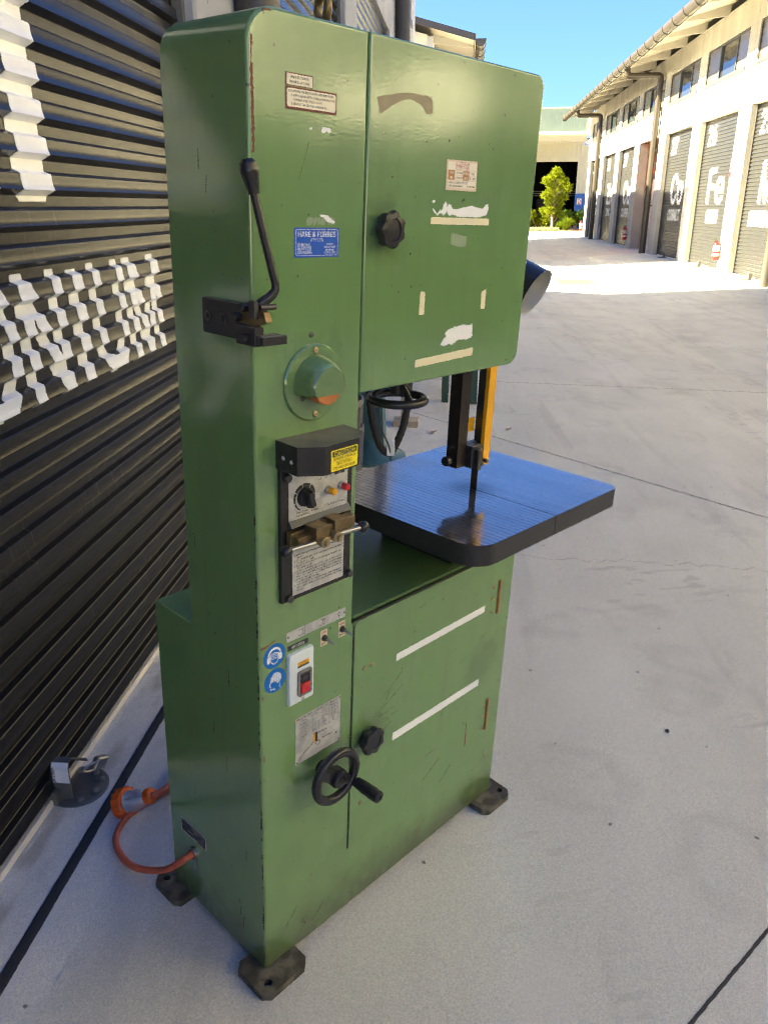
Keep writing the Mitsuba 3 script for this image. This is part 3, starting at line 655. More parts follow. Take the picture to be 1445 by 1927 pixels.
k = thing('extinguisher_sign', 'small red and white location sign on the pillar above the nearest extinguisher', 'sign')
W(k, 'board', bx(20.93, 21.05, -7.02, -7.014, 2.3, 2.72), 'white', smooth=False); W(k, 'frame', [bx(20.92, 20.935, -7.013, -7.01, 2.28, 2.73), bx(21.045, 21.06, -7.013, -7.01, 2.28, 2.73), bx(20.92, 21.06, -7.013, -7.01, 2.72, 2.735), bx(20.935, 21.045, -7.013, -7.01, 2.3, 2.42)], 'red', smooth=False)
for kx, lab in ((22.73, 'steel floor lock at the foot of the iron door'), (18.47, 'steel floor lock at the foot of the manganese door'), (26.99, 'steel floor lock at the foot of the cobalt door')):
    k = thing('floor_lock', lab, 'door lock'); W(k, 'base_plate', cyl((kx, -6.98, .0), (kx, -6.98, .02), .14), 'galv'); W(k, 'hasp', bx(kx - .05, kx + .05, -7.08, -6.99, .02, .16, .01), 'galv', smooth=False)
k = thing('drain_grate', 'pale rectangular drain cover set in the middle of the sunlit lane', 'drain')
gzv = lambda y: float(gz(y))
fr = []
for a0, a1, c0, c1 in ((18.4, 18.56, -3.75, -2.55), (19.95, 20.1, -3.75, -2.55), (18.56, 19.95, -2.67, -2.55), (18.56, 19.95, -3.75, -3.63)): fr.append(bx(a0, a1, c0, c1, -.16, -.112))
W(k, 'frame', fr, 'grate', smooth=False)
W(k, 'grid', [bx(18.56, 19.95, -3.63, -2.67, -.18, -.122)] + [bx(18.56, 19.95, y, y + .03, -.122, -.117) for y in np.arange(-3.6, -2.7, .08)], 'galv', smooth=False)

# ---- behind the saw, seen under its wheel housing
k = thing('pedestal_grinder', 'teal cast iron pedestal with black head behind the saw', 'machine')
px_, py_ = 3.98, 0.20
W(k, 'foot', lathe([(0, 0), (.24, 0), (.24, .03), (.20, .05), (.13, .10), (.10, .16), (0, .16)], (px_, py_, .0), (0, 0, 1), 28), 'teal', smooth=50)
W(k, 'column', hull([(px_ + a, py_ + b2, z) for z, s in ((.12, .095), (.95, .08)) for a in (-s, s) for b2 in (-s, s)]), 'teal', smooth=False)
W(k, 'motor', [cyl((px_ - .25, py_, 1.08), (px_ + .25, py_, 1.08), .11, c=.01), bx(px_ - .1, px_ + .1, py_ - .1, py_ + .1, .95, 1.0)], 'blackpaint')
for s in (-1, 1): W(k, 'wheel_guard', cyl((px_ + s * .28, py_, 1.08), (px_ + s * .36, py_, 1.08), .15, c=.01), 'teal')
k = thing('hose', 'black flexible hose hanging in a loop behind the saw', 'hose')
hp = spline([(3.72, -.02, 1.0), (3.72, -.075, .62), (3.70, -.055, .36), (3.68, .005, .19), (3.66, .05, .14), (3.62, .11, .22), (3.62, .16, .45), (3.64, .17, .8)], 10)
W(k, 'pipe', tube(hp, .024 * (1 + .08 * np.sin(np.arange(len(hp)) * 3.1)), 10), 'rubber')
W(k, 'tag', bx(3.60, 3.605, .005, .055, .14, .25), 'white', smooth=False)
W(k, 'cable', tube(spline([(3.66, .10, .9), (3.6, .1, .4), (3.6, .04, .2), (3.62, .03, .1)], 8), .006, 6), 'darksteel')
for i, (zb, lab) in enumerate(((.0, 'lower grey plastic bin of the stack behind the saw column'), (.17, 'upper grey plastic bin nested in the stack behind the saw column'))):
    k = thing('bin', lab, 'bin')
    xc, yc_ = 3.25, 0.335
    W(k, 'shell', lathe([(0, .01 + zb), (.125 + .0 * i, .01 + zb), (.165, .40 + zb), (.175, .40 + zb), (.178, .43 + zb), (.165, .43 + zb), (.155, .40 + zb), (.118, .03 + zb), (0, .03 + zb)], (xc, yc_, .0), (0, 0, 1), 36), 'bin', smooth=35)
    W(k, 'rib', [cyl((xc + .150 * math.cos(a), yc_ + .150 * math.sin(a), .06 + zb), (xc + .171 * math.cos(a), yc_ + .171 * math.sin(a), .39 + zb), .006, n=6) for a in np.linspace(0, 2 * np.pi, 10, endpoint=False)], 'bin', stuff=True)
k = thing('wooden_post', 'pale wooden post on a small base behind the teal pedestal', 'post'); W(k, 'post', bx(4.87, 4.93, .0, .06, .02, 1.1, .004), 'wood', smooth=False); W(k, 'base', bx(4.82, 4.98, -.08, .12, .0, .05, .004), 'wood', smooth=False)
k = thing('machine_stand', 'dark green steel stand seen between the guide post and the yellow guard', 'machine')
for a, c in ((5.75, -.56), (6.15, -.56), (5.75, -.30), (6.15, -.30)): W(k, 'leg', bx(a, a + .06, c, c + .06, gzv(c), .75, .003), 'darkgreen', smooth=False)
W(k, 'top', bx(5.72, 6.24, -.6, -.22, .75, .8, .004), 'darkgreen', smooth=False)
k = thing('trolley', 'low blue trolley on casters far behind the saw', 'trolley'); W(k, 'deck', bx(7.0, 7.9, -.34, .22, .09, .17, .01), 'shedblue', smooth=False)
for a, c in ((7.05, -.28), (7.8, -.28), (7.05, .16), (7.8, .16)): W(k, 'caster', cyl((a, c - .02, .04), (a, c + .02, .04), .045, n=14), 'rubber')

# small litter on the pavement
k = thing('pebble', 'dark pebble lying on the open pavement right of the saw base', 'stone'); q = trimesh.creation.icosphere(2, .008); q.apply_scale((1.1, .9, .6)); q.apply_translation((1.081, -1.156, float(gz(-1.156)) + .003)); scene[k] = mikit.ply(q, 'm_pebble', True)
for (x, y), lab in (((4.703, -.206), 'curled brown leaf on the pavement left of the guide post'), ((4.93, -.80), 'curled brown leaf on the pavement right of the yellow guard')):
    k = thing('fallen_leaf', lab, 'leaf'); a = np.linspace(0, 2 * np.pi, 12, endpoint=False); rr_ = .03 * (1 + .4 * np.sin(3 * a)); v = [(x + q * math.cos(w), y + .7 * q * math.sin(w), gzv(y) + .008 + .014 * math.sin(w) ** 2) for q, w in zip(rr_, a)] + [(x, y, gzv(y) + .004)]
    scene[k] = mikit.ply(trimesh.Trimesh(v, [(12, i, (i + 1) % 12) for i in range(12)], process=False), 'm_leafdry', False)

# ---- floor lock of the near door
k = thing('door_lock', 'galvanised floor lock bracket on a round plate at the roller door', 'door lock')
lx, ly = 0.535, 0.70; lz = 0.031
W(k, 'base_plate', lathe([(0, 0), (.088, 0), (.088, .004), (.082, .007), (0, .007)], (lx, ly, lz), (0, -.0444, 1), 40), 'galv', smooth=30)
for a in np.radians((20, -25, -60, -105, -150)): W(k, 'rivet', lathe([(0, .006), (.010, .006), (.009, .012), (0, .0135)], (lx + .066 * math.cos(a), ly + .066 * math.sin(a), lz), (0, 0, 1), 12), 'steel')
br = spline([(lx - .03, ly + .035, lz + .03), (lx - .035, ly - .0, lz + .03)], 2)
def sheet(path, w, th=.004, axis=(0, 1, 0)):
    p = np.asarray(path, float); axis = np.asarray(axis, float); V, F = [], []
    t = np.gradient(p, axis=0); n = np.cross(t, axis); n /= np.linalg.norm(n, axis=1)[:, None]
    for q, m in zip(p, n): V += [q - axis * w / 2, q + axis * w / 2, q + axis * w / 2 + m * th, q - axis * w / 2 + m * th]
    for i in range(len(p) - 1):
        for j in range(4): a, c = 4 * i + j, 4 * i + (j + 1) % 4; F += [(a, c, c + 4), (a, c + 4, a + 4)]
    e = 4 * (len(p) - 1); F += [(0, 2, 1), (0, 3, 2), (e, e + 1, e + 2), (e, e + 2, e + 3)]
    return trimesh.Trimesh(V, F, process=False)
hasp = np.array([(lx - .062, 0, lz + .012), (lx - .060, 0, lz + .118), (lx - .052, 0, lz + .132), (lx - .036, 0, lz + .133), (lx + .035, 0, lz + .075), (lx + .045, 0, lz + .06)]); hasp[:, 1] = ly + .010
W(k, 'bracket', sheet(hasp, .052), 'galv', smooth=20)
st = np.array([(lx - .0605, 0, lz + .068), (lx - .0603, 0, lz + .118), (lx - .0525, 0, lz + .1325), (lx - .046, 0, lz + .1332)]); st[:, 1] = ly + .010; st += np.array([-.0048, 0, .001])
W(k, 'sticker', sheet(st, .050, -.0006), 'white', smooth=False)
tm = text2d('XTRA', .013, .052); W(k, 'sticker__lettering', place(tm, (lx - .0662, ly + .026, lz + .072), (0.0, 0, 1), (0, 1, 0)), 'ink', smooth=False)
W(k, 'wall_stop', bx(lx - .085, lx - .06, ly + .02, ly + .045, lz, lz + .05, .002), 'galv', smooth=False)
k = thing('padlock', 'chrome padlock hanging in the floor lock bracket', 'padlock')
pm = trimesh.creation.box((.046, .022, .040)); pm = hull(np.vstack([np.asarray(bx(-.023, .023, -.011, .011, -.02, .02, .004).vertices)]))
R_ = trimesh.transformations.euler_matrix(0.2, .5, -.35); pm.apply_transform(R_); pm.apply_translation((lx + .055, ly - .048, lz + .052)); W(k, 'body', pm, 'steel', smooth=False)
sh = spline([(lx + .04, ly - .048, lz + .066), (lx + .015, ly - .034, lz + .068), (lx + .004, ly - .02, lz + .06), (lx + .012, ly - .03, lz + .048), (lx + .04, ly - .045, lz + .04)], 6); W(k, 'shackle', tube(sh, .0045, 10), 'steel')

# ================================================================== THE BANDSAW (machine frame: x along the front, y into it, z up)
S = thing('vertical_bandsaw', 'tall green vertical bandsaw with black table and many worn labels', 'bandsaw')
XS, XR, ZT, ZU, XL, ZL, YC, YB, Z0 = .2523, .7764, 1.93, 1.3306, .8631, .834, .2244, .3687, .02
col = rext(rrect(0, Z0, XS - .0016, ZT, (.001, .001, .003, .052), 10), 0, YC, .0065, 5)
base1 = bx(0.0, XL, .12, YB, Z0, ZL, .0025); base2 = rext(rrect(.1, Z0, XL, ZL - .002, (.001, .001, .001, .001)), 0, .3, .003, 3)
body = from_man(to_man(col) + to_man(base1) + to_man(base2))
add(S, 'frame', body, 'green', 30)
hs = rrect(XS + .0016, ZU, XR, ZT, (.003, .032, .026, .003), 10)
add(S, 'wheel_door', rext(hs, 0, .027, .0055, 5), 'green', 30)
add(S, 'wheel_housing', hull([(x, y, z) for x, z in hs.buffer(-.002).exterior.coords for y in (.0288, YC)]), 'green', 30)
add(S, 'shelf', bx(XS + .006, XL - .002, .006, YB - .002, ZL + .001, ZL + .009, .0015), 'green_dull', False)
dd = rrect(XS + .003, .208, .803, ZL - .002, (.002, .002, .002, .014), 6)
add(S, 'lower_door', rext(dd, -.0035, .0015, .0016, 3), 'green', 30)
# door gap lines (rubber)
add(S, 'door_gap', [bx(XS - .0005, XS + .0025, -.0004, .001, .206, ZL + .0), bx(XS - .0005, .803, -.0004, .0008, ZL - .0015, ZL + .003)], 'rubber', False)

def knob(parent, name, c, R, d=(0, -1, 0), lobes=7, depth=.03):
    a = np.linspace(0, 2 * np.pi, 84, endpoint=False); out = []
    layers = [(0.80, .010), (.93, .012), (1.0, .017), (1.0, depth - .006), (.93, depth - .001), (.62, depth), (.58, depth - .0025), (0.001, depth - .0018)]
    A, B_, D_ = frame_of(d); V, F = [], []
    for s, h in layers:
        lob = 1 + (.085 * np.cos(lobes * a)) * (1 if s > .75 else 0)
        for w, l in zip(a, lob): V.append(np.asarray(c) + D_ * h + R * s * l * (math.cos(w) * A + math.sin(w) * B_))
    n = len(a)
    for i in range(len(layers) - 1):
        for j in range(n): q = (j + 1) % n; F += [(i * n + j, i * n + q, (i + 1) * n + q), (i * n + j, (i + 1) * n + q, (i + 1) * n + j)]
    m = trimesh.Trimesh(V, F, process=False)
    return add(parent, name, [m, cyl(c, np.asarray(c) + D_ * .012, R * .5, R * .62)], 'plastic', 40)
knob(S, 'wheel_door__knob', (.298, 0, 1.6265), .031)
knob(S, 'lower_door__knob', (.302, -.0035, .513), .033)
def screw(parent, c, r=.006, bs='screwbrass', name='screw', d=(0, -1, 0)):
    A, B_, D_ = frame_of(d); c = np.asarray(c, float)
    add(parent, name, lathe([(0, 0), (r, 0), (r * .9, r * .3), (r * .5, r * .5), (r * .3, r * .42), (0, r * .42)], c, d, 14), bs, 40)
for x, z in ((.289, .705), (.312, .705), (.773, .741), (.771, .705), (.774, .667), (.780, .365), (.781, .326), (.783, .286), (.290, .325)): screw(S + '__lower_door', (x, -.0035, z), .0055)
for z0, z1 in ((.655, .754), (.277, .379)):
    add(S, 'hinge', [cyl((.797, -.005, z0), (.797, -.005, z1), .0042, n=10)] + [bx(.7915, .8025, -.0062, -.001, z0 + i * (z1 - z0) / 3 + .001, z0 + i * (z1 - z0) / 3 + .0018) for i in (1, 2)], 'rust_orange')

# labels and print
def decal(name, poly, bs, t=.0007, y=0.0, O=None, ex=(1, 0, 0), label=None):
    m = ext(poly, t); return add(S, name, place(m, (0, y, 0) if O is None else O, ex), bs, False, label=label)
def lettering(parent, items, bs, y, ex=(1, 0, 0), name='lettering', O=(0, 0, 0)):
    ms = []
    for s, x, z, h, w, al in items: ms.append(place(text2d(s, h, w, True, .0003, al), np.asarray(O, float) + np.asarray(ex) * x + np.array([0, y if ex[0] else 0, z]) + (np.array([y, 0, 0]) if not ex[0] else 0), ex))
    return add(parent, name, ms, bs, False)
R2 = lambda x0, z0, x1, z1, r=.001: rrect(x0, z0, x1, z1, r, 3)
k = decal('origin_plate', R2(.072, 1.8315, .1275, 1.849), 'primer'); decal('origin_plate__face', R2(.0745, 1.8325, .126, 1.8475), 'platecream', .0004, -.0007)
lettering(k, [('MADE IN TAIWAN', .1, 1.8415, .0035, .036, 'c'), ('REPUBLIC OF CHINA', .1, 1.8350, .0035, .040, 'c')], 'greyink', -.0012)
k = decal('notice_plate', R2(.072, 1.799, .179, 1.8305), 'primer'); decal('notice_plate__face', R2(.075, 1.8025, .1765, 1.828, .003), 'platecream', .0004, -.0007)
lettering(k, [('PLEASE OPEN THE REAR COVER EVERY MONTH AND', .0775, 1.8228, .0032, .094, 'l'), ('1. APPLY GREASE WITH A GREASE GUN INTO THE', .083, 1.8170, .0032, .091, 'l'), ('VARIABLE SPEED PULLEY SHAFT.', .088, 1.8112, .0032, .060, 'l'), ('2. INSPECT THE OIL LEVEL OF REDUCER.', .083, 1.8054, .0032, .075, 'l')], 'greyink', -.0012)
k = decal('maker_sticker', R2(.089, 1.5805, .1895, 1.6275), 'blue', label='blue supplier sticker with white lettering')
add(S, 'maker_sticker__border', place(ext(rrect(.092, 1.5835, .1865, 1.625, .004).difference(rrect(.0926, 1.5841, .1859, 1.6244, .0036)), .0003), (0, -.0007, 0)), 'white', False)
lettering(k, [('HARE & FORBES', .1390, 1.6130, .0085, .084, 'c'), ('PTY LTD', .1390, 1.6060, .0045, .027, 'c'), ('DISTRIBUTORS OF', .0955, 1.5995, .0030, .028, 'l'), ('HAFCO', .0975, 1.5918, .0055, .0265, 'l'), ('QUALITY MACHINERY', .0955, 1.5865, .0030, .032, 'l'), ('SYDNEY', .168, 1.6000, .0030, .016, 'c'), ('(02) 632 4099', .168, 1.5955, .0030, .025, 'c'), ('BRISBANE', .168, 1.5910, .0030, .020, 'c'), ('(07) 849 1900', .168, 1.5865, .0030, .025, 'c')], 'pictowhite', -.0007)
add(S, 'maker_sticker__logo_outline', place(ext(rrect(.0955, 1.5903, .1258, 1.5988, .002).difference(rrect(.096, 1.5908, .1253, 1.5983, .0018)), .0003), (0, -.0007, 0)), 'pictowhite', False)
k = decal('model_label', Polygon([(.4695, 1.6985), (.5655, 1.6985), (.5645, 1.7535), (.4695, 1.7525)]), 'paper', label='yellowed paper model label with red heading')
add(S, 'model_label__panel', [place(ext(q, .0002), (0, -.0007, 0)) for q in (R2(.4735, 1.7035, .5625, 1.7165, .0003), R2(.4965, 1.7175, .5195, 1.7255, .0003), R2(.4965, 1.7265, .5195, 1.7345, .0003), R2(.5405, 1.7175, .5625, 1.7255, .0003), R2(.5405, 1.7265, .5625, 1.7345, .0003), R2(.4735, 1.7355, .5625, 1.7495, .0003))], 'paperlight', False)
add(S, 'model_label__cell', [place(ext(R2(a, 1.7175, a + .019, 1.7345, .0003), .0002), (0, -.0007, 0)) for a in (.475, .5205)], 'paperorange', False)
lettering(k, [('HAFCO', .5175, 1.7385, .0088, .036, 'c')], 'redink', -.0009, name='heading')
add(S, 'model_label__logo_outline', place(ext(rrect(.4965, 1.7362, .5385, 1.7495, .003).difference(rrect(.4971, 1.7368, .5379, 1.7489, .0025)), .0003), (0, -.0009, 0)), 'redink', False)
lettering(k, [('TYPE', .4845, 1.7283, .004, .013, 'c'), ('NO.', .4845, 1.7195, .004, .010, 'c'), ('SERIAL', .530, 1.7283, .004, .016, 'c'), ('SIZE', .530, 1.7195, .004, .012, 'c')], 'paperlight', -.0009)
lettering(k, [('V-500', .508, 1.7283, .004, .016, 'c'), ('505VVG', .508, 1.7195, .004, .018, 'c'), ('861', .5515, 1.7283, .004, .01, 'c'), ('2" 500', .5515, 1.7195, .004, .018, 'c'), ('HARE & FORBES PTY LTD', .476, 1.7108, .0038, .060, 'l'), ('MADE IN TAIWAN', .535, 1.7052, .003, .025, 'l'), ('TOOLS AND MACHINERY', .476, 1.7052, .003, .045, 'l')], 'greyink', -.0009, name='print')
decal('adhesive_patch', jag([(.273, 1.837), (.315, 1.846), (.355, 1.852), (.385, 1.8515), (.409, 1.852), (.417, 1.845), (.42, 1.825), (.402, 1.823), (.395, 1.831), (.385, 1.837), (.36, 1.842), (.34, 1.839), (.31, 1.827), (.282, 1.811)], .0003, .003, 4), 'tan', .0006, label='brown curved patch of old adhesive')
ww = [(.436, 1.665), (.445, 1.6575), (.452, 1.656), (.458, 1.664), (.463, 1.660), (.468, 1.672), (.473, 1.679), (.478, 1.668), (.484, 1.674), (.490, 1.673), (.497, 1.664), (.515, 1.665), (.534, 1.669), (.558, 1.672), (.575, 1.669), (.595, 1.667), (.604, 1.675), (.611, 1.676), (.614, 1.668), (.607, 1.655), (.58, 1.6505), (.512, 1.6505), (.50, 1.655), (.487, 1.652), (.478, 1.660), (.470, 1.652), (.462, 1.657), (.450, 1.653), (.443, 1.656), (.436, 1.660)]
decal('sticker_remnant', jag(ww, .0007, .0022, 5), 'white', .0003); decal('sticker_remnant', jag([(.432, 1.6765), (.439, 1.6795), (.444, 1.6765), (.437, 1.674)], .0005, .002, 6), 'white', .0003)
decal('sticker_remnant', jag([(.148, 1.780), (.167, 1.779), (.168, 1.773), (.163, 1.772), (.158, 1.7745), (.150, 1.7705), (.147, 1.772)], .0005, .002, 8), 'white', .0003)
decal('sticker_remnant', jag([(.124, 1.777), (.127, 1.777), (.126, 1.773), (.121, 1.774)], .0004, .0015, 9), 'white', .0003)
decal('sticker_remnant', jag([(.146, 1.648), (.163, 1.648), (.170, 1.642), (.180, 1.6375), (.178, 1.634), (.162, 1.637), (.155, 1.6435), (.147, 1.645)], .0005, .002, 10), 'white', .0003)
for i in range(16): q = random.uniform(.112, .172); decal('sticker_remnant', jag([(q, 1.631 + random.uniform(0, .01)), (q + .005, 1.643), (q + .009, 1.644), (q + .005, 1.632)], .0009, .002, 40 + i).buffer(.0002), 'fadedgreen', .0002 + i * 4e-6)
wl = [(.415, 1.409), (.430, 1.415), (.455, 1.421), (.47, 1.428), (.505, 1.430), (.528, 1.434), (.545, 1.438), (.557, 1.436), (.572, 1.441), (.585, 1.440), (.585, 1.4325), (.578, 1.428), (.56, 1.415), (.52, 1.411), (.50, 1.415), (.487, 1.4085), (.475, 1.413), (.47, 1.404), (.46, 1.413), (.44, 1.405), (.432, 1.409)]
decal('sticker_remnant', jag([(.483, 1.401), (.505, 1.418), (.497, 1.424), (.508, 1.43), (.532, 1.434), (.56, 1.437), (.578, 1.434), (.59, 1.437), (.592, 1.409), (.575, 1.404), (.545, 1.407), (.522, 1.396), (.513, 1.401), (.50, 1.397)], .001, .0025, 12), 'white', .0003)
decal('adhesive_patch', jag([(.496, 1.621), (.520, 1.617), (.548, 1.614), (.546, 1.594), (.520, 1.594), (.498, 1.599)], .0006, .003, 14), 'fadedgreen', .0003)
for p in ([(.4315, 1.6362), (.6185, 1.6355), (.6185, 1.6485), (.4315, 1.649)], [(.4115, 1.467), (.427, 1.466), (.4275, 1.5095), (.413, 1.5125)], [(.615, 1.4655), (.6295, 1.465), (.6295, 1.5065), (.613, 1.5015)], [(.408, 1.362), (.598, 1.368), (.600, 1.385), (.408, 1.3775)]):
    decal('masking_tape', jag(p, .0002, .004, len(p)), 'cream', .0004)
for p in ([(.395, .677), (.738, .6785), (.739, .698), (.3955, .696)], [(.396, .4505), (.742, .449), (.744, .465), (.742, .470), (.3965, .4725)]):
    m = place(ext(jag(p, .00025, .004, 3), .0005), (0, -.0035, 0)); add(S, 'white_tape', m, 'white', False)
# paint wear along the edges
decal('primer_chip', jag([(.0065, 1.852), (.0115, 1.852), (.0120, 1.735), (.0070, 1.734)], .0008, .003, 20), 'primer', .0003)
decal('primer_chip', jag([(.0075, 1.887), (.0115, 1.888), (.0105, 1.872), (.0075, 1.874)], .0007, .002, 21), 'primer', .0003)
decal('primer_chip', jag([(.0075, 1.872), (.0093, 1.872), (.0092, 1.853), (.0075, 1.853)], .0004, .002, 22), 'primer', .0003)
decal('primer_chip', jag([(.004, .876), (.006, .8715), (.022, .8725), (.040, .8785), (.0395, .876), (.022, .869), (.0065, .866), (.004, .868)], .0004, .002, 23), 'primer', .0003)
for x0, z0, x1, z1 in ((.006, .618, .009, .604), (.005, .762, .008, .752), (.005, .56, .0075, .553), (.030, 1.9215, .045, 1.9245), (.062, 1.925, .075, 1.9255)): decal('primer_chip', jag([(x0, z0), (x1, z0), (x1, z1), (x0, z1)], .0006, .002, int(z0 * 1000)), 'primer', .0003)
for p in ([(.702, .346), (.706, .346), (.7085, .264), (.7035, .264)], [(.732, .335), (.736, .333), (.734, .329), (.731, .331)]): add(S, 'lower_door__primer_chip', place(ext(jag(p, .0004, .003, 4), .0003), (0, -.0035, 0)), 'primer', False)
add(S, 'primer_chip', [place(ext(LineString([(.809, .193), (.812, .172), (.823, .154)]).buffer(.001), .0003), (0, 0, 0)), place(ext(jag([(.836, .152), (.841, .153), (.840, .147)], .0004, .002, 9), .0003), (0, 0, 0))] + [place(ext(jag([(a, c), (a + .012, c + .003), (a + .02, c + .004), (a + .008, c - .001)], .0006, .002, i), .0003), (0, 0, 0)) for i, (a, c) in enumerate(((.50, .085), (.52, .088), (.54, .10)))], 'primer', False)
scr = []
for x, z, a, L in ((.36, .60, .62, .07), (.35, .565, .9, .05), (.36, .568, .5, .075), (.345, .545, .15, .05), (.325, .555, -.2, .03), (.33, .562, -.2, .02), (.36, .532, .0, .05), (.355, .525, -.05, .03), (.36, .50, .5, .03), (.53, .328, .1, .045), (.545, .330, 1.3, .02), (.585, .43, .9, .035), (.34, .48, .6, .02), (.62, .455, .4, .03), (.73, .60, .3, .03), (.47, .79, .3, .02), (.50, .797, .2, .02), (.30, .36, .5, .02), (.6, .20, .7, .06), (.52, .25, .5, .08)):
    l = LineString([(x, z), (x + L * .5 * math.cos(a) + .002, z + L * .5 * math.sin(a)), (x + L * math.cos(a), z + L * math.sin(a))]); scr.append(place(ext(l.buffer(.0005), .0002), (0, -.0035, 0)))
add(S, 'lower_door__scratches', scr, 'chipdark', False, stuff=True)
scr = []
for x, z, a, L in ((.118, .07, 1.9, .03), (.105, .085, -.6, .02), (.10, .05, .8, .03), (.075, .12, .9, .03), (.14, .06, .7, .04), (.16, .075, .9, .03), (.06, .10, 1.2, .02), (.13, .77, 1.4, .02)):
    l = LineString([(x, z), (x + L * math.cos(a), z + L * math.sin(a))]); scr.append(place(ext(l.buffer(.0007), .0002), (0, 0, 0)))
add(S, 'scratches', scr + [place(ext(LineString([(.1, 1.70), (.12, 1.755)]).buffer(.0003), .0002), (0, 0, 0))], 'chipdark', False, stuff=True)
# left-face wear
scl = []
for y, z, L in ((.09, .17, .05), (.075, .13, .04), (.16, .62, .03), (.12, .55, .04), (.2, 1.05, .03), (.1, .78, .04), (.06, .33, .03), (.25, .4, .03), (.13, 1.74, .03), (.11, 1.70, .025)):
    scl.append(place(ext(LineString([(0, 0), (random.uniform(-.006, .006), -L)]).buffer(.0008), .0002), (0, y, z), (0, -1, 0)))
add(S, 'scratches', scl, 'chipdark', False, stuff=True)
edge = []
for i in range(46):
    z = random.uniform(.03, 1.15); h = random.uniform(.004, .03 if z < .5 else .012); edge.append(place(ext(jag([(-.0048 - random.random() * .003, z), (-.002, z), (-.002, z + h), (-.004, z + h)], .0005, .003, i), .0002), (0, 0, 0), (0, -1, 0)))
for m in edge: m.apply_translation((-.0002, .0, 0))
add(S, 'edge_wear', [m for m in edge], 'chipdark', False, stuff=True)

# small screw and grinder hood
screw(S, (.128, 0, 1.452), .005, 'darksteel', d=(0, -1, 0))
G = 'grinder_guard'
add(S, G + '__flange', lathe([(0, 0), (.069, 0), (.069, .003), (.0665, .0055), (0, .0055)], (.133, 0, 1.368), (0, -1, 0), 64), 'green', 30)
screw(S + '__' + G, (.133, -.0055, 1.426), .0062); screw(S + '__' + G, (.133, -.0055, 1.311), .0062)
A_ = np.linspace(-.42, math.pi + .42, 30)
pts = []
for y, r, cz in ((-.004, .051, 1.368), (-.030, .044, 1.368), (-.041, .0395, 1.3675), (-.0455, .0345, 1.367)):
    for a in A_: pts.append((.133 + r * math.cos(a), y, max(cz + r * math.sin(a), 1.353)))
add(S, G + '__hood', hull(pts), 'green', 38)
add(S, G + '__grinding_wheel', cyl((.136, -.014, 1.366), (.136, -.039, 1.366), .0325, n=40, c=.002), 'grindstone')
add(S, G + '__hood_chip', [place(ext(jag([(.104, 1.383), (.107, 1.388), (.109, 1.392), (.111, 1.390), (.108, 1.383), (.107, 1.372), (.109, 1.362), (.112, 1.356), (.107, 1.355), (.104, 1.361), (.1035, 1.372)], .0006, .002, 2), .0005), (0, -.0449, 0))], 'primer', False)
screw(S + '__' + G, (.104, -.0055, 1.343), .005, 'darksteel')

# ---- blade shear on the left side
H = 'blade_shear'
add(S, H + '__plate', bx(-.012, 0, -.022, .12, 1.4535, 1.511, .001), 'blackpaint', False)
for y in (.104, .060): add(S, H + '__socket_screw', [lathe([(.0095, 0), (.0095, .001), (.008, .0015), (.0055, .001), (.0048, -.003), (0, -.003)], (-.012, y, 1.4825), (-1, 0, 0), 20)], 'darksteel')
add(S, H + '__fixed_jaw', [bx(-.030, -.012, -.046, .004, 1.452, 1.482, .0015), bx(-.028, .016, -.052, -.038, 1.455, 1.470, .001), bx(-.028, .020, -.064, -.052, 1.4555, 1.469, .001)], 'blackpaint', False)
add(S, H + '__moving_jaw', hull([(x, y, z) for y, z in ((.006, 1.486), (.0, 1.501), (-.030, 1.512), (-.058, 1.506), (-.064, 1.492), (-.03, 1.480)) for x in (-.022, -.010)]), 'brass', False)
for y, z in ((.002, 1.493), (-.018, 1.510), (-.024, 1.463)): add(S, H + '__bolt', [cyl((-.012, y, z), (-.036, y, z), .0068, n=18, c=.001), cyl((-.0361, y, z), (-.0362, y, z), .0035, n=6)], 'plastic')
add(S, H + '__link', [bx(-.030, -.022, -.046, -.030, 1.495, 1.522, .001), cyl((-.02, -.046, 1.512), (.010, -.046, 1.512), .005)], 'darksteel')
lv = spline([(-.018, -.032, 1.506), (-.012, -.040, 1.518), (.004, -.046, 1.530), (.010, -.048, 1.543), (.004, -.046, 1.570), (-.012, -.04, 1.64), (-.021, -.036, 1.685)], 8)
add(S, H + '__lever', tube(lv, np.concatenate([np.linspace(.009, .0065, 24), np.full(len(lv) - 24, .0062)]), 14), 'plastic', 40)
tip = lv[-1]; td = lv[-1] - lv[-6]; td /= np.linalg.norm(td)
add(S, H + '__grip', lathe([(0, -.010), (.0085, -.010), (.0095, -.004), (.0135, .018), (.0142, .021), (.0142, .024), (.0125, .033), (.008, .038), (0, .039)], tip, td, 24), 'plastic', 30)

# ---- welder unit
Q = 'blade_welder'
add(S, Q + '__back_plate', bx(.049, .2275, -.010, 0, .954, 1.222, .0012), 'blackpaint', False)
hp = [(.0455, 0), (.0435, -.060), (.084, -.0875), (.171, -.083), (.206, -.058), (.211, 0)]
hq = Polygon(hp); inn = hq.buffer(-.0022, join_style='mitre')
hm = ext(hq.difference(inn), .052); hm = cat_([hm, ]); hm.apply_translation((0, 0, 1.2255)); ht = ext(hq, .0025); ht.apply_translation((0, 0, 1.275))
wall = [bx(0, 0, 0, 0, 0, 0) for _ in ()]
add(S, Q + '__hood', [hm, ht], 'blackpaint', False)
ex = np.array([.171 - .084, .0045, 0]); ex /= np.linalg.norm(ex); nrm = np.cross(ex, [0, 0, 1.])
O = np.array([.084, -.0875, 1.2255]) + nrm * .0004
k = add(S, Q + '__caution_sign', place(ext(rrect(.0135, .003, .0815, .0415, .0015), .0006), O, ex), 'signyellow', False, label='yellow caution sign')
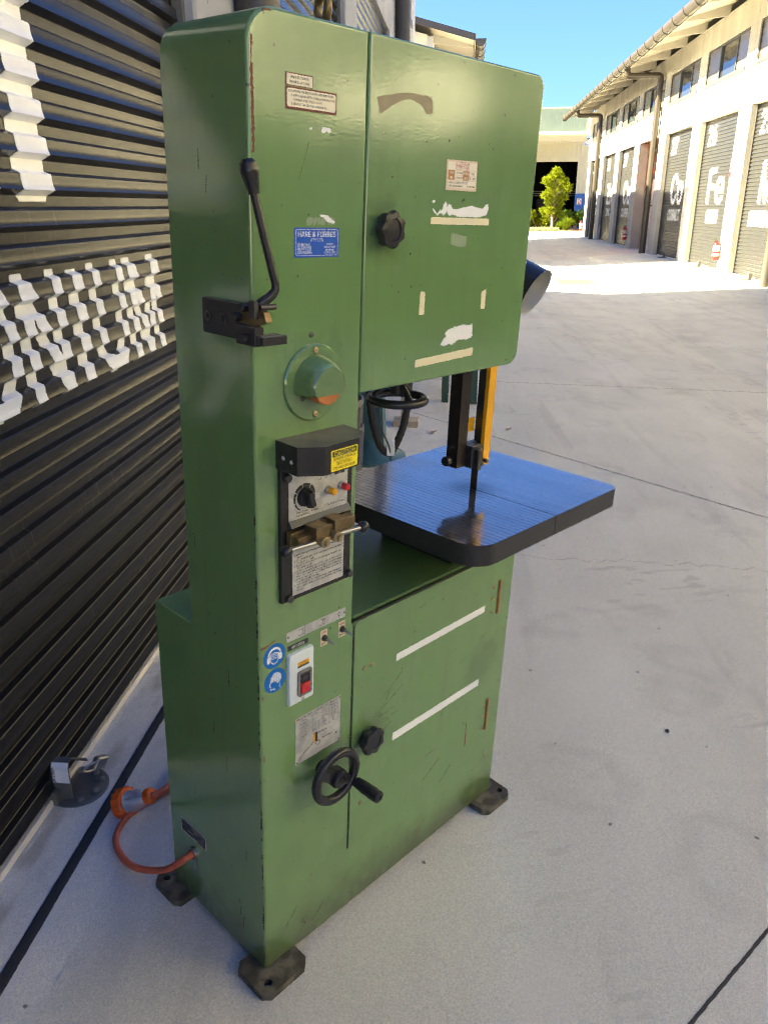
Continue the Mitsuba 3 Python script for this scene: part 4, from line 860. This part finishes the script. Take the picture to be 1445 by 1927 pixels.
add(S, Q + '__caution_banner', place(ext(rrect(.0165, .0295, .0785, .0397, .0015), .0003), O + nrm * .0006, ex), 'ink', False)
add(S, Q + '__caution_heading', place(text2d('CAUTION', .0072, .053, True, .0003, 'c'), O + nrm * .0009 + ex * .0475 + np.array([0, 0, .0310]), ex), 'signyellow', False)
add(S, Q + '__caution_lettering', [place(text2d(s, h, w, True, .0003, 'c'), O + nrm * .0006 + ex * .0475 + np.array([0, 0, z]), ex) for s, h, w, z in (('DO NOT OPERATE', .0048, .058, .0226), ('WITHOUT', .0066, .040, .0135), ('EYE PROTECTION', .0048, .055, .0058))], 'ink', False)
for y, z in ((-.022, 1.2495), (-.044, 1.247)): screw(S + '__' + Q, (.0445, y, z), .0042, 'alu', d=(-1, 0, 0))
cpp = [(.0415, -.002), (.0395, -.062)]
add(S, Q + '__control_panel', bx(.065, .2135, -.0118, -.0102, 1.120, 1.221, .0004), 'alu', False)
add(S, Q + '__instruction_panel', bx(.0735, .207, -.0118, -.0102, .964, 1.075, .0004), 'alu', False)
YP = -.0118
tx_ = ['1. READ INSTRUCTION MANUAL BEFORE OPERATING THIS', 'WELDER.', '2. IT IS IMPORTANT THAT THE WELDER JAWS BE KEPT', 'CLEAN AT ALL TIME.', '3. BLADE MUST BE WELDED AFTER REMOVING DIRT, OIL,', 'SCALE AND OXIDE.', '4. ALWAYS REMEMBER TO SET THE LEFT BUTTON TO "0"', 'POSITION BEFORE CLAMPING ENDS OF BLADE BETWEEN', 'POLE JAWS WHILE WELDING OR ANNEALING OPERATION.', '5. STEP TO ONE SIDE TO AVOID WELDING SPARKS WHEN', 'PUSHING THE WELD BUTTON.', '6. THIS WELDER IS DESIGNED SPECIALLY FOR SAW BLADE', 'ONLY AND IT NEVER NEED BE USED FOR WELDING OTHER', 'METALS.']
its = []
for i, s in enumerate(tx_):
    num_ = s[1:2] == '.'; full = len(s) > 40; its.append((s, .078 if num_ else .0845, 1.0455 - i * .0057, .0034, (.123 if num_ else .117) if full else len(s) * .0024, 'l'))
lettering(S + '__' + Q + '__instruction_panel'.replace('__instruction_panel', ''), its + [('CAUTION', .140, 1.0555, .0055, .034, 'c')], 'ink', YP, name='instruction_lettering')
lettering(S + '__' + Q, [('PRESSURE', .098, 1.1305, .0033, .026, 'c'), ('ADJUSTMENT', .098, 1.1248, .0033, .032, 'c'), ('Voltage', .120, 1.1275, .0035, .018, 'l'), ('Y  Capacity 3-12  mm', .153, 1.1290, .0035, .052, 'l')], 'ink', YP, name='panel_lettering')
sect = []
for i in range(6):
    a0, a1 = math.radians(250 - i * 50 + 0), math.radians(250 - (i + 1) * 50 + 5); w0, w1 = .0015 + i * .0021, .0015 + (i + 1) * .0021; aa = np.linspace(a0, a1, 10)
    sect.append(ext(Polygon([(.103 + (.0265) * math.cos(a), 1.1605 + .0265 * math.sin(a)) for a in aa] + [(.103 + (.0265 - w0 - (w1 - w0) * (1 - t)) * math.cos(a), 1.1605 + (.0265 - w0 - (w1 - w0) * (1 - t)) * math.sin(a)) for t, a in zip(np.linspace(0, 1, 10), aa[::-1])]).buffer(0), .0003))
add(S, Q + '__dial_scale', [place(m, (0, YP, 0)) for m in sect], 'ink', False)
kn = hull([(.103 + a * math.cos(.6) - b2 * math.sin(.6), y, 1.1605 + a * math.sin(.6) * 0 + b2) for a, b2, y in ()]) if False else None
cz_, cx_ = 1.1605, .103
bar = []
for y, sc_ in ((-.02, 1), (-.036, .8)):
    for a, b2 in ((-.006, -.019), (.006, -.019), (.006, .019), (-.006, .019)): bar.append((cx_ + a * sc_ * .96 + b2 * sc_ * -.28, y, cz_ + b2 * sc_ * .96 + a * sc_ * .28))
add(S, Q + '__dial_knob', [cyl((cx_, YP, cz_), (cx_, -.021, cz_), .0185, .0165, n=28, c=.001), hull(bar)], 'plastic')
for x, z, m_ in ((.161, 1.1615, 'yellow'), (.195, 1.163, 'red')):
    add(S, Q + '__button', [cyl((x, -.018, z), (x, -.033, z), .0068, n=22, c=.001)], m_, label=('yellow' if m_ == 'yellow' else 'red') + ' push button')
    add(S, Q + '__button_collar', cyl((x, YP, z), (x, -.020, z), .0083, n=22, c=.0012), 'steel')
wv = LineString([(.138 + .004 * i + dx, 1.186 + (.007 if (i // 2) % 2 else 0)) for i in range(0, 9) for dx in (0,)]); add(S, Q + '__wave_mark', [place(ext(wv.buffer(.0004), .0003), (0, YP, 0)), place(ext(sbox(.178, 1.187, .204, 1.194).difference(sbox(.190, 1.186, .193, 1.195)), .0003), (0, YP, 0))], 'ink', False)
add(S, Q + '__ledge', [hull([(x, y, z) for x in (.065, .2175) for y, z in ((-.0102, 1.121), (-.0102, 1.105), (-.020, 1.1085), (-.019, 1.112))])], 'galv', False)
for x, z in ((.061, 1.2065), (.0645, .963), (.2225, .966)): add(S, Q + '__socket_bolt', [cyl((x, -.010, z), (x, -.0195, z), .0075, n=18, c=.001), cyl((x, -.0196, z), (x, -.0197, z), .0038, n=6)], 'darksteel')
J = Q + '__jaw'
add(S, J, [bx(.058, .105, -.026, -.012, 1.069, 1.1025, .001), bx(.060, .096, -.044, -.026, 1.078, 1.0975, .001)], 'brass', False); add(S, J, [bx(.158, .212, -.026, -.012, 1.069, 1.1025, .001), bx(.176, .205, -.044, -.026, 1.085, 1.108, .001)], 'brass', False)
add(S, Q + '__clamp', [bx(.092, .126, -.058, -.026, 1.090, 1.113, .001), bx(.092, .124, -.062, -.03, 1.0835, 1.0905, .0008)], 'brass', False); add(S, Q + '__clamp', [bx(.140, .170, -.056, -.024, 1.094, 1.116, .001), bx(.133, .150, -.05, -.012, 1.085, 1.11, .001)], 'brass', False)
for bxx, bz, kx, kz in ((.107, 1.085, .025, 1.0865), (.139, 1.087, .220, 1.081)):
    add(S, Q + '__clamp_nut', [cyl((bxx, -.040, bz), (bxx, -.068, bz), .0105, n=26, c=.001), cyl((bxx, -.068, bz), (bxx, -.0735, bz), .0055, n=6)], 'screwbrass')
    d_ = np.array([kx - bxx, 0, kz - bz]); d_ /= np.linalg.norm(d_)
    add(S, Q + '__clamp_lever', cyl(np.array([bxx, -.055, bz]) + d_ * .008, (kx, -.052, kz), .0048, .0042, n=14), 'steel')
    bq = trimesh.creation.icosphere(3, .0115); bq.apply_translation((kx, -.052, kz)); add(S, Q + '__ball_knob', bq, 'plastic', True)

# ---- switch group
k = decal('symbol_strip', R2(.068, .8585, .2275, .880, .0006), 'alu', .0008)
sy = [LineString([(.098, .876), (.110, .876), (.110, .863), (.098, .863)]).buffer(.0005), LineString([(.1125, .8775), (.1145, .8775), (.1145, .862), (.1125, .862)]).buffer(.0005), LineString([(.155, .876), (.163, .876), (.163, .863), (.155, .863)]).buffer(.0005), sbox(.165, .8625, .1695, .877).difference(sbox(.1657, .8632, .1688, .8763)), Point(.209, .8715).buffer(.0042).difference(Point(.209, .8715).buffer(.0034)), sbox(.2075, .8655, .2105, .868), LineString([(.2025, .866), (.2005, .864)]).buffer(.0004), LineString([(.2155, .866), (.2175, .864)]).buffer(.0004), LineString([(.209, .8648), (.209, .8622)]).buffer(.0004)]
add(S, 'symbol_strip__symbols', [place(ext(q, .0003), (0, -.0008, 0)) for q in sy], 'ink', False)
for x in (.0715, .2235): screw(S + '__symbol_strip', (x, -.0008, .8692), .0022, 'darksteel')
k = decal('code_tape', R2(.0705, .8372, .1235, .8485, .0005), 'ink', .0006); lettering(k, [('DBC C811', .097, .8405, .0048, .032, 'c')], 'white', -.0006)
for x, z in ((.167, .831), (.218, .832)):
    t = 'toggle_switch'
    n = S + '__' + t; i = 0
    while any(q.startswith(n + '__') for q in scene): i += 1; n = f'{S}__{t}_{i:03d}'
    add(n, 'plate', place(ext(R2(x - .0095, z - .019, x + .0095, z + .018, .001), .0006), (0, 0, 0)), 'paper', False)
    add(n, 'print', place(text2d('ON', .0048, .012, True, .0003, 'c'), (x, -.0006, z + .0105)), 'redink', False); add(n, 'print', place(text2d('OFF', .0048, .013, True, .0003, 'c'), (x, -.0006, z - .016)), 'ink', False)
    add(n, 'bush', [cyl((x, -.0006, z), (x, -.004, z), .0072, n=6), cyl((x, -.004, z), (x, -.0095, z), .0048, n=16)], 'darksteel'); e = np.array([x + .002, -.022, z - .004]); add(n, 'lever', [cyl((x, -.009, z), e, .0022, .0030, n=12), cyl(e, e + np.array([.0008, -.005, -.001]), .0030, .0018, n=12)], 'steel')
k = S + '__power_switch'
add(k, 'cover', rext(rrect(.0675, .7115, .1330, .831, .004, 5), -.009, 0, .0035, 4), 'whitepl', 35)
add(k, 'rating_label', place(ext(R2(.0885, .795, .119, .8075, .0004), .0004), (0, -.009, 0)), 'yellow', False); add(k, 'rating_label_band', place(ext(R2(.0885, .795, .119, .7988, .0003), .0002), (0, -.0094, 0)), 'ink', False)
add(k, 'rating_print', [place(text2d(s, .0028, w, True, .0002, 'c'), (.1037, -.0094, z)) for s, w, z in (('415 VOLT', .018, .8035), ('3 PH 1.5 KW', .024, .7998))], 'ink', False)
add(k, 'bezel', place(ext(rrect(.0875, .727, .1245, .7865, .005).difference(rrect(.093, .7325, .119, .781, .002)), .004), (0, -.009, 0)), 'bin', False)
add(k, 'well', bx(.0925, .1195, -.0095, -.009, .732, .7815), 'ink', False)
add(k, 'on_button', bx(.0945, .1175, -.0135, -.0095, .7575, .7795, .0012), 'plastic', False); add(k, 'off_button', bx(.0945, .1175, -.0165, -.0095, .7335, .7565, .0015), 'red', False, label='red stop button')
add(k, 'on_print', place(text2d('ON', .006, .011, True, .0003, 'c'), (.106, -.0135, .7655)), 'greyink', False); add(k, 'off_print', place(text2d('OFF', .006, .013, True, .0003, 'c'), (.106, -.0165, .742)), 'redink', False)
screw(k, (.103, -.009, .7178), .0042, 'steel')
# safety pictograms
k = decal('ear_eye_sign', Point(.037, .842).buffer(.0268, 24), 'signblue', .0005, label='round blue sign showing ear and eye protection'); cx, cz = .037, .842
pic = [Polygon([(-.011, .004), (-.0125, -.004), (-.008, -.013), (-.003, -.018), (.003, -.018), (.008, -.013), (.0125, -.004), (.011, .004)]).difference(Polygon([(-.0095, .003), (-.0108, -.004), (-.007, -.012), (-.0025, -.0162), (.0025, -.0162), (.007, -.012), (.0108, -.004), (.0095, .003)])), rrect(-.0185, -.012, -.0115, .003, .0025), rrect(.0115, -.012, .0185, .003, .0025)]
arc1 = [(.0165 * math.cos(a), .003 + .0165 * math.sin(a)) for a in np.linspace(.1, math.pi - .1, 20)]; arc2 = [(.0125 * math.cos(a), .004 + .011 * math.sin(a)) for a in np.linspace(math.pi - .1, .1, 20)]; pic += [Polygon(arc1 + arc2), rrect(-.0095, -.0062, -.0008, .0008, .0018).difference(rrect(-.008, -.0048, -.002, -.0004, .001)), rrect(.0008, -.0062, .0095, .0008, .0018).difference(rrect(.002, -.0048, .008, -.0004, .001)), LineString([(-.0108, .0045), (-.007, .0075), (-.003, .006), (.001, .0078), (.005, .006), (.0105, .0045)]).buffer(.0006)]
add(S, 'ear_eye_sign__pictogram', [place(ext(q.buffer(0), .0003), (cx, -.0005, cz)) for q in pic], 'pictowhite', False)
k = decal('hair_net_sign', Point(.0375, .786).buffer(.0268, 24), 'signblue', .0005, label='round blue sign showing a hair net'); cz = .786
net = Point(.002, .004).buffer(.0135).intersection(Polygon([(-.013, -.001), (-.009, .02), (.02, .02), (.018, -.012), (.006, -.010), (.002, -.002)]))
holes = unary_union([Point(a, c).buffer(.0013, 4) for a in np.arange(-.016, .02, .0042) for c in np.arange(-.016, .022, .0042)])
face = LineString([(-.0105, .002), (-.0125, -.004), (-.0145, -.0085), (-.0118, -.0105), (-.012, -.014), (-.0105, -.0185), (-.004, -.0175), (-.001, -.0215)]).buffer(.0008).union(LineString([(.012, -.010), (.0105, -.017), (.0135, -.0215)]).buffer(.0008))
add(S, 'hair_net_sign__pictogram', [place(ext(q, .0003), (.0375, -.0005, cz)) for q in (net.difference(holes), face)], 'pictowhite', False)
# speed chart
k = decal('speed_chart', sbox(.090, .5485, .219, .666).difference(sbox(.139, .581, .1525, .6055)), 'alu', .0009)
add(k, 'window', bx(.139, .1525, -.0006, -.0002, .581, .6055), 'ink', False); add(k, 'pointer', bx(.1395, .1452, -.0009, -.0006, .5815, .6035), 'yellow', False)
lines = [sbox(.1, z, .2105, z + .0004) for z in (.6105, .6575)] + [sbox(x, .6105, x + .0004, .6575) for x in (.1, .128, .1548, .185, .2103)] + [sbox(.1, .6105 + i * .0078, .2105, .6108 + i * .0078) for i in range(1, 6)]
add(k, 'grid', [place(ext(q, .00025 + i * 1e-6), (0, -.0009, 0)) for i, q in enumerate(lines)], 'greyink', False)
rows = [('MATERIAL', 'FEED PER MIN', 'MATERIAL', 'FEED PER MIN'), ('LOW CARBON STEEL', '25 - 35', 'STAINLESS', '20 - 42'), ('MED CARBON STEEL', '25 - 50', 'CAST IRON', '30 - 60'), ('HIGH CARBON', '30 - 40', 'BRONZE', '80 - 125'), ('TOOL STEEL', '20 - 45', 'ALUMINIUM', '105'), ('ALLOY STEEL', '20 - 25', 'PLASTIC', '118')]
its = [('BLADE SPEED SELECTOR CHART', .153, .6596, .0045, .112, 'c')]
for i, rw in enumerate(rows):
    for xc, s in zip((.114, .1414, .17, .1978), rw): its.append((s, xc, .6522 - i * .0078, .0028, min(.022, len(s) * .0016), 'c'))
its.append(('M/MIN', .155, .5985, .0045, .021, 'l')); lettering(k, its, 'ink', -.0009)
dl = [LineString([(.098 + i, .556 + .055 * (1 - ((.165 - (.098 + i)) / .068) ** 2) ** 1 * .55) for i in np.linspace(0, .042, 12)]).buffer(.0007), LineString([(.166, .5815), (.18, .582), (.196, .579)]).buffer(.0007), Point(.1535, .5755).buffer(.0062).difference(Point(.1535, .5755).buffer(.0052)), LineString([(.203, .578), (.210, .570)]).buffer(.0006), LineString([(.203, .570), (.210, .578)]).buffer(.0006)]
add(k, 'diagram', [place(ext(q, .0003), (0, -.0009, 0)) for q in dl], 'ink', False)
for x, z, m_ in ((.0935, .6625, 'rust_orange'), (.2155, .6625, 'rust_orange'), (.0935, .5525, 'darksteel'), (.2155, .5525, 'darksteel')): screw(k, (x, -.0009, z), .0024, m_)

# ---- front hand wheel
hw = S + '__speed_handwheel'; c = np.array([.165, -.048, .505])
add(hw, 'rim', torus(c, (0, 1, 0), .0575, .0105, 56, 16), 'plastic', True)
add(hw, 'hub', lathe([(0, -.048), (.016, -.048), (.016, -.012), (.0215, -.010), (.0225, .010), (.019, .018), (.009, .0185), (.008, .0165), (0, .0165)], c, (0, -1, 0), 30), 'plastic', 30)
add(hw, 'spoke', [hull([tuple(c + np.array([.012 * math.cos(a) * 0 + r * math.cos(a) - w * math.sin(a), y, r * math.sin(a) + w * math.cos(a)])) for r, w0, ys in ((.012, .013, .008), (.056, .009, .006)) for w in (-w0, w0) for y in (-ys, ys)]) for a in (-.62, math.radians(150))], 'plastic', 30)
add(hw, 'shaft_nut', lathe([(.0065, .014), (.0065, .0188), (.004, .0192), (0, .0185)], c, (0, -1, 0), 12), 'brownpost', 30)
h0 = c + np.array([.0500, -.006, -.036]); add(hw, 'handle', lathe([(0, 0), (.0085, 0), (.0085, .006), (.0115, .008), (.0138, .030), (.0145, .062), (.0135, .077), (.010, .079), (.006, .079), (.0055, .077), (0, .077)], h0, (0.0, -1, 0), 24), 'plastic', 35)

# ---- table
TZ = 1.0
tp = rrect(.450, -.170, 1.062, .365, (.062, .028, .045, .05), 10)
slit = sbox(.7500, -.2, .7530, .083); hole = Point(.7515, .085).buffer(.012)
tm = ext(tp.difference(slit), .05)
man = to_man(tm)
gro = None
for i in range(38):
    x = .462 + i * .0158
    if abs(x - .7515) < .004: continue
    g = Manifold.cube((.0020, .7, .004)).translate((x, -.25, .0472)); gro = g if gro is None else gro + g
top = man - gro; tb = from_man(top)
tri = np.asarray(tb.triangles_center); nz = tb.face_normals[:, 2]; sel = (nz > .5) & (tri[:, 2] > .0495)
v = np.asarray(tb.vertices) + [0, 0, TZ - .05]
topm = trimesh.Trimesh(v, tb.faces[sel], process=False); sidem = trimesh.Trimesh(v, tb.faces[~sel], process=False)
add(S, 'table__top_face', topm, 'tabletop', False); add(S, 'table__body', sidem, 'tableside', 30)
add(S, 'table_trunnion', [bx(.62, .90, .03, .27, ZL + .009, .90, .004), bx(.66, .86, .0, .30, .90, TZ - .051, .004)], 'blackpaint', False)

# ---- guide post, blade, guard
add(S, 'guide_post', hull([(x, y, z) for (x0, x1, z) in ((.664, .699, ZU + .01), (.6665, .7015, 1.073)) for x in (x0, x1) for y in (.070, .104)]), 'brownpost', False)
add(S, 'blade', bx(.7510, .7520, .066, .086, .90, ZU + .02), 'blade', False)
add(S, 'blade_guide', [bx(.701, .742, .052, .092, 1.070, 1.126, .002), bx(.712, .728, .040, .053, 1.064, 1.118, .002), bx(.745, .760, .058, .094, 1.066, 1.10, .002), bx(.700, .750, .074, .090, 1.115, 1.128, .002)], 'blackpaint', False)
for x, z in ((.733, 1.078), (.752, 1.082)): add(S, 'guide_screw', cyl((x, .052, z), (x, .040, z), .005, n=14, c=.001), 'darksteel')
add(S, 'guide_knob', [lathe([(0, 0), (.011, 0), (.0125, .004), (.0125, .012), (.0095, .018), (.006, .020), (.006, .034), (0, .034)], (.640, .087, 1.092), (1, 0, 0), 22), cyl((.655, .087, 1.125), (.668, .087, 1.125), .0055)], 'plastic', 35)
add(S, 'blade_guard', [bx(.7555, .781, .056, .0595, 1.066, ZU + .01, .0008), bx(.7535, .757, .0562, .086, 1.066, ZU + .01, .0008)], 'yellow', False)
add(S, 'guard_bracket', [bx(.69, .7535, .090, .094, 1.15, 1.185, .001)], 'yellow', False)
add(S, 'lamp_cord', tube(spline([(.80, .10, ZU + .02), (.803, .09, 1.25), (.80, .085, 1.19), (.79, .082, 1.15)], 8), .0022, 8), 'rubber')
# tension hand wheel
tw = S + '__tension_handwheel'; c = np.array([.478, .105, 1.268])
add(tw, 'rim', torus(c, (0, 0, 1), .0600, .0095, 64, 16), 'plastic', True)
add(tw, 'spoke', [tube(spline([c + np.array([.02 * math.cos(a), .02 * math.sin(a), .030]), c + np.array([.036 * math.cos(a), .036 * math.sin(a), .020]), c + np.array([.058 * math.cos(a), .058 * math.sin(a), .002])], 5), .0065, 10) for a in (.2, 2.3, 4.4)], 'plastic', 40)
add(tw, 'hub', [cyl(c + [0, 0, .012], c + [0, 0, .05], .018, n=24, c=.002), cyl(c + [0, 0, .05], c + [0, 0, .08], .012)], 'plastic'); add(tw, 'bearing_block', bx(.44, .55, .08, .13, ZU - .025, ZU + .01, .003), 'blackpaint', False)

# ---- eye bolt, work lamp
add(S, 'eye_bolt', [torus((.248, .11, 1.972), (1.0, -.35, 0), .0215, .0075, 36, 12), cyl((.248, .11, 1.928), (.248, .11, 1.953), .010), cyl((.248, .11, 1.929), (.248, .11, 1.936), .019)], 'brass')
lpm = S + '__work_lamp'
ax = np.array([.145, -.899, -.413]); ax /= np.linalg.norm(ax); mouth = np.array([.984, .10, 1.472]); L = .15; o = mouth - ax * L
add(lpm, 'shade', lathe([(0, 0), (.028, 0), (.034, .008), (.040, .03), (.055, .06), (.0615, L - .002), (.0635, L)], o, ax, 44), 'plastic', 40)
add(lpm, 'reflector', lathe([(0, .02), (.03, .021), (.037, .035), (.053, .062), (.0605, L - .001), (.0637, L + .0005)], o, ax, 44), 'silver', 40)
add(lpm, 'bulb', lathe([(0, .02), (.012, .02), (.012, .045), (.024, .07), (.026, .085), (.018, .102), (0, .108)], o, ax, 24), 'white', True)
add(lpm, 'gooseneck', tube(spline([(XR - .01, .17, 1.62), (XR + .03, .165, 1.63), (XR + .07, .14, 1.61), o - ax * .01, o + ax * .004], 8), .009, 12), 'darksteel')
u_, w_, _ = frame_of(ax)
lt = text2d('S', .022, None, True, .004, 'c')
# wrap the letter on the shade, on the side that faces the lane
side = np.array([-.15, -1., .05]); side -= ax * (side @ ax); side /= np.linalg.norm(side); tang = np.cross(ax, side)
v = np.asarray(lt.vertices); rad = lambda h: np.interp(h, [.03, .06, L], [.040, .055, .0635])
for hs_, s_ in ((.092, 'S'), (.068, 'E')):
    lt = text2d(s_, .018, None, True, .0008, 'c'); v = np.asarray(lt.vertices); h_ = hs_ + v[:, 0]; R_ = rad(h_) + .0006 + v[:, 2]; an = (v[:, 1] - .0) / .062
    Vv = o + ax * h_[:, None] + R_[:, None] * (np.cos(an)[:, None] * side + np.sin(an)[:, None] * np.cross(side, ax) * -1 * -1)
    add(lpm, 'letter', trimesh.Trimesh(Vv, lt.faces, process=False), 'white', False)

# ---- feet
def foot(poly, holes, t=.0195):
    m = ext(Polygon(poly).difference(unary_union([Point(*h).buffer(.0095) for h in holes])), t); v = np.asarray(m.vertices); v[:, 2] += .0004; return trimesh.Trimesh(v, m.faces, process=False)
add(S, 'foot', foot([(-.045, -.040), (-.028, -.056), (.07, -.054), (.088, -.038), (.089, .06), (-.027, .06), (-.045, .045)], [(-.016, -.028)]), 'iron', False)
add(S, 'foot', foot([(-.043, .315), (-.030, .299), (.09, .299), (.09, .41), (-.028, .41), (-.043, .396)], [(-.015, .387)]), 'iron', False)
add(S, 'foot', foot([(.775, -.040), (.79, -.056), (.884, -.057), (.901, -.042), (.907, .05), (.775, .05)], [(.880, -.026)]), 'iron', False)
add(S, 'foot', foot([(.775, .32), (.90, .32), (.90, .41), (.775, .41)], [(.88, .39)]), 'iron', False)

# ---- rating plate on the left face, cable clamp
k = add(S, 'rating_plate', place(ext(R2(0, 0, .104, .040, .0006), .0008), (0, .322, .2175), (0, -1, 0)), 'alu', False, label='small dark rating plate')
add(k, 'print_field', place(ext(R2(.003, .003, .101, .037, .0004), .0003), (-.0008, .322, .2175), (0, -1, 0)), 'ink', False)
add(k, 'entry_box', [place(ext(sbox(a, c, a2, c + .006), .0003), (-.0011, .322, .2175), (0, -1, 0)) for a, a2, c in ((.045, .098, .029), (.055, .072, .021), (.085, .098, .020), (.030, .052, .012), (.075, .098, .010), (.05, .07, .004))], 'galv', False)
cl = np.array([0, .268, .180])
add(S, 'cable_clamp', [lathe([(.0135, .0), (.0165, .0), (.0165, .010), (.0135, .010), (.0135, .0)], cl, (-1, 0, 0), 24), hull([(-x, .262 - .004 * i, .170 - .034 * i) for i in (0, 1) for x in (.001, .006)] + [(-x, .268 - .004 * i, .170 - .034 * i) for i in (0, 1) for x in (.001, .006)])], 'steel')

# ---- power cord and plug
C = thing('power_cord', 'orange power cord with clear plug lying by the saw base', 'power cord')
Mi = MW.T
c0 = MW @ (cl + np.array([.002, 0, 0])); c1 = MW @ (cl + np.array([-.03, .004, -.004]))
pth = [c0, c1, (.199, .252, .125), (.213, .292, .083), (.231, .335, .050), (.247, .397, .034), (.273, .447, .032), (.320, .490, .033), (.367, .508, .033), (.427, .503, .033), (.486, .471, .032), (.548, .425, .032), (.62, .37, .032), (.70, .345, .032), (.735, .38, .034), (.69, .415, .045), (.60, .40, .062), (.51, .405, .082), (.470, .422, .088), (.459, .440, .086)]
W(C, 'cable', tube(spline(pth, 9), .0088, 14), 'cord', smooth=40)
pa = np.array([.459, .440, .086]); pb = np.array([.468, .527, .043]); d_ = (pb - pa); Lp = np.linalg.norm(d_); d_ /= Lp
pr = pa
W(C, 'plug__gland', [lathe([(.009, -.005), (.020, -.004), (.0225, .0), (.0225, .014), (.019, .017), (.0085, .017), (.0085, -.005)], pr, d_, 24)], 'orange')
W(C, 'plug__body', lathe([(.021, .016), (.0225, .018), (.0215, .021), (.0235, .023), (.0225, .026), (.0245, .029), (.0235, .032), (.0245, .036), (.030, .052), (.033, .070), (.034, .095)], pr, d_, 32), 'm_clear', smooth=40)
W(C, 'plug__core', [cyl(pr + d_ * .03, pr + d_ * .09, .011, .016), cyl(pr + d_ * .088, pr + d_ * .094, .031)], 'whitepl')
for q, m_ in ((0, 'shedblue'), (2.1, 'red'), (4.2, 'ink')):
    u_, w_, _ = frame_of(d_); a0 = pr + d_ * .03 + (u_ * math.cos(q) + w_ * math.sin(q)) * .012; W(C, 'plug__wire', tube(spline([a0, a0 + d_ * .02 + (u_ * math.cos(q) + w_ * math.sin(q)) * .008, a0 + d_ * .05 + (u_ * math.cos(q) + w_ * math.sin(q)) * .005], 4), .0028, 8), m_)
W(C, 'plug__ring', lathe([(.0335, .078), (.040, .078), (.0435, .083), (.0435, .108), (.041, .112), (.036, .112), (.034, .108), (.0335, .078)], pr, d_, 40), 'orange')
u_, w_, _ = frame_of(d_)
W(C, 'plug__grip_rib', [cyl(pr + d_ * .080 + (u_ * math.cos(a) + w_ * math.sin(a)) * .0430, pr + d_ * .110 + (u_ * math.cos(a) + w_ * math.sin(a)) * .0430, .0032, n=8) for a in np.linspace(0, 2 * np.pi, 14, endpoint=False)], 'orange', stuff=True)
W(C, 'plug__face', lathe([(0, .100), (.0335, .100), (.0335, .104), (0, .104)], pr, d_, 30), 'whitepl')

# ------------------------------------------------------------------ groups of alike things
for base, grp in {'expansion_joint': 'joints in the concrete pavement', 'storage_building': 'storage buildings along the lane', 'fire_extinguisher': 'fire extinguishers on the pillars of the cream building',
                  'floor_lock': 'floor locks at the doors of the cream building', 'shrub': 'shrubs in the garden bed', 'ornamental_grass': 'grass clumps in the garden bed', 'bin': 'stacked grey bins', 'fallen_leaf': 'fallen leaves on the pavement'}.items():
    for key in labels:
        if '__' not in key and (key == base or (key.startswith(base + '_') and key[len(base) + 1:].isdigit())): labels[key]['group'] = grp
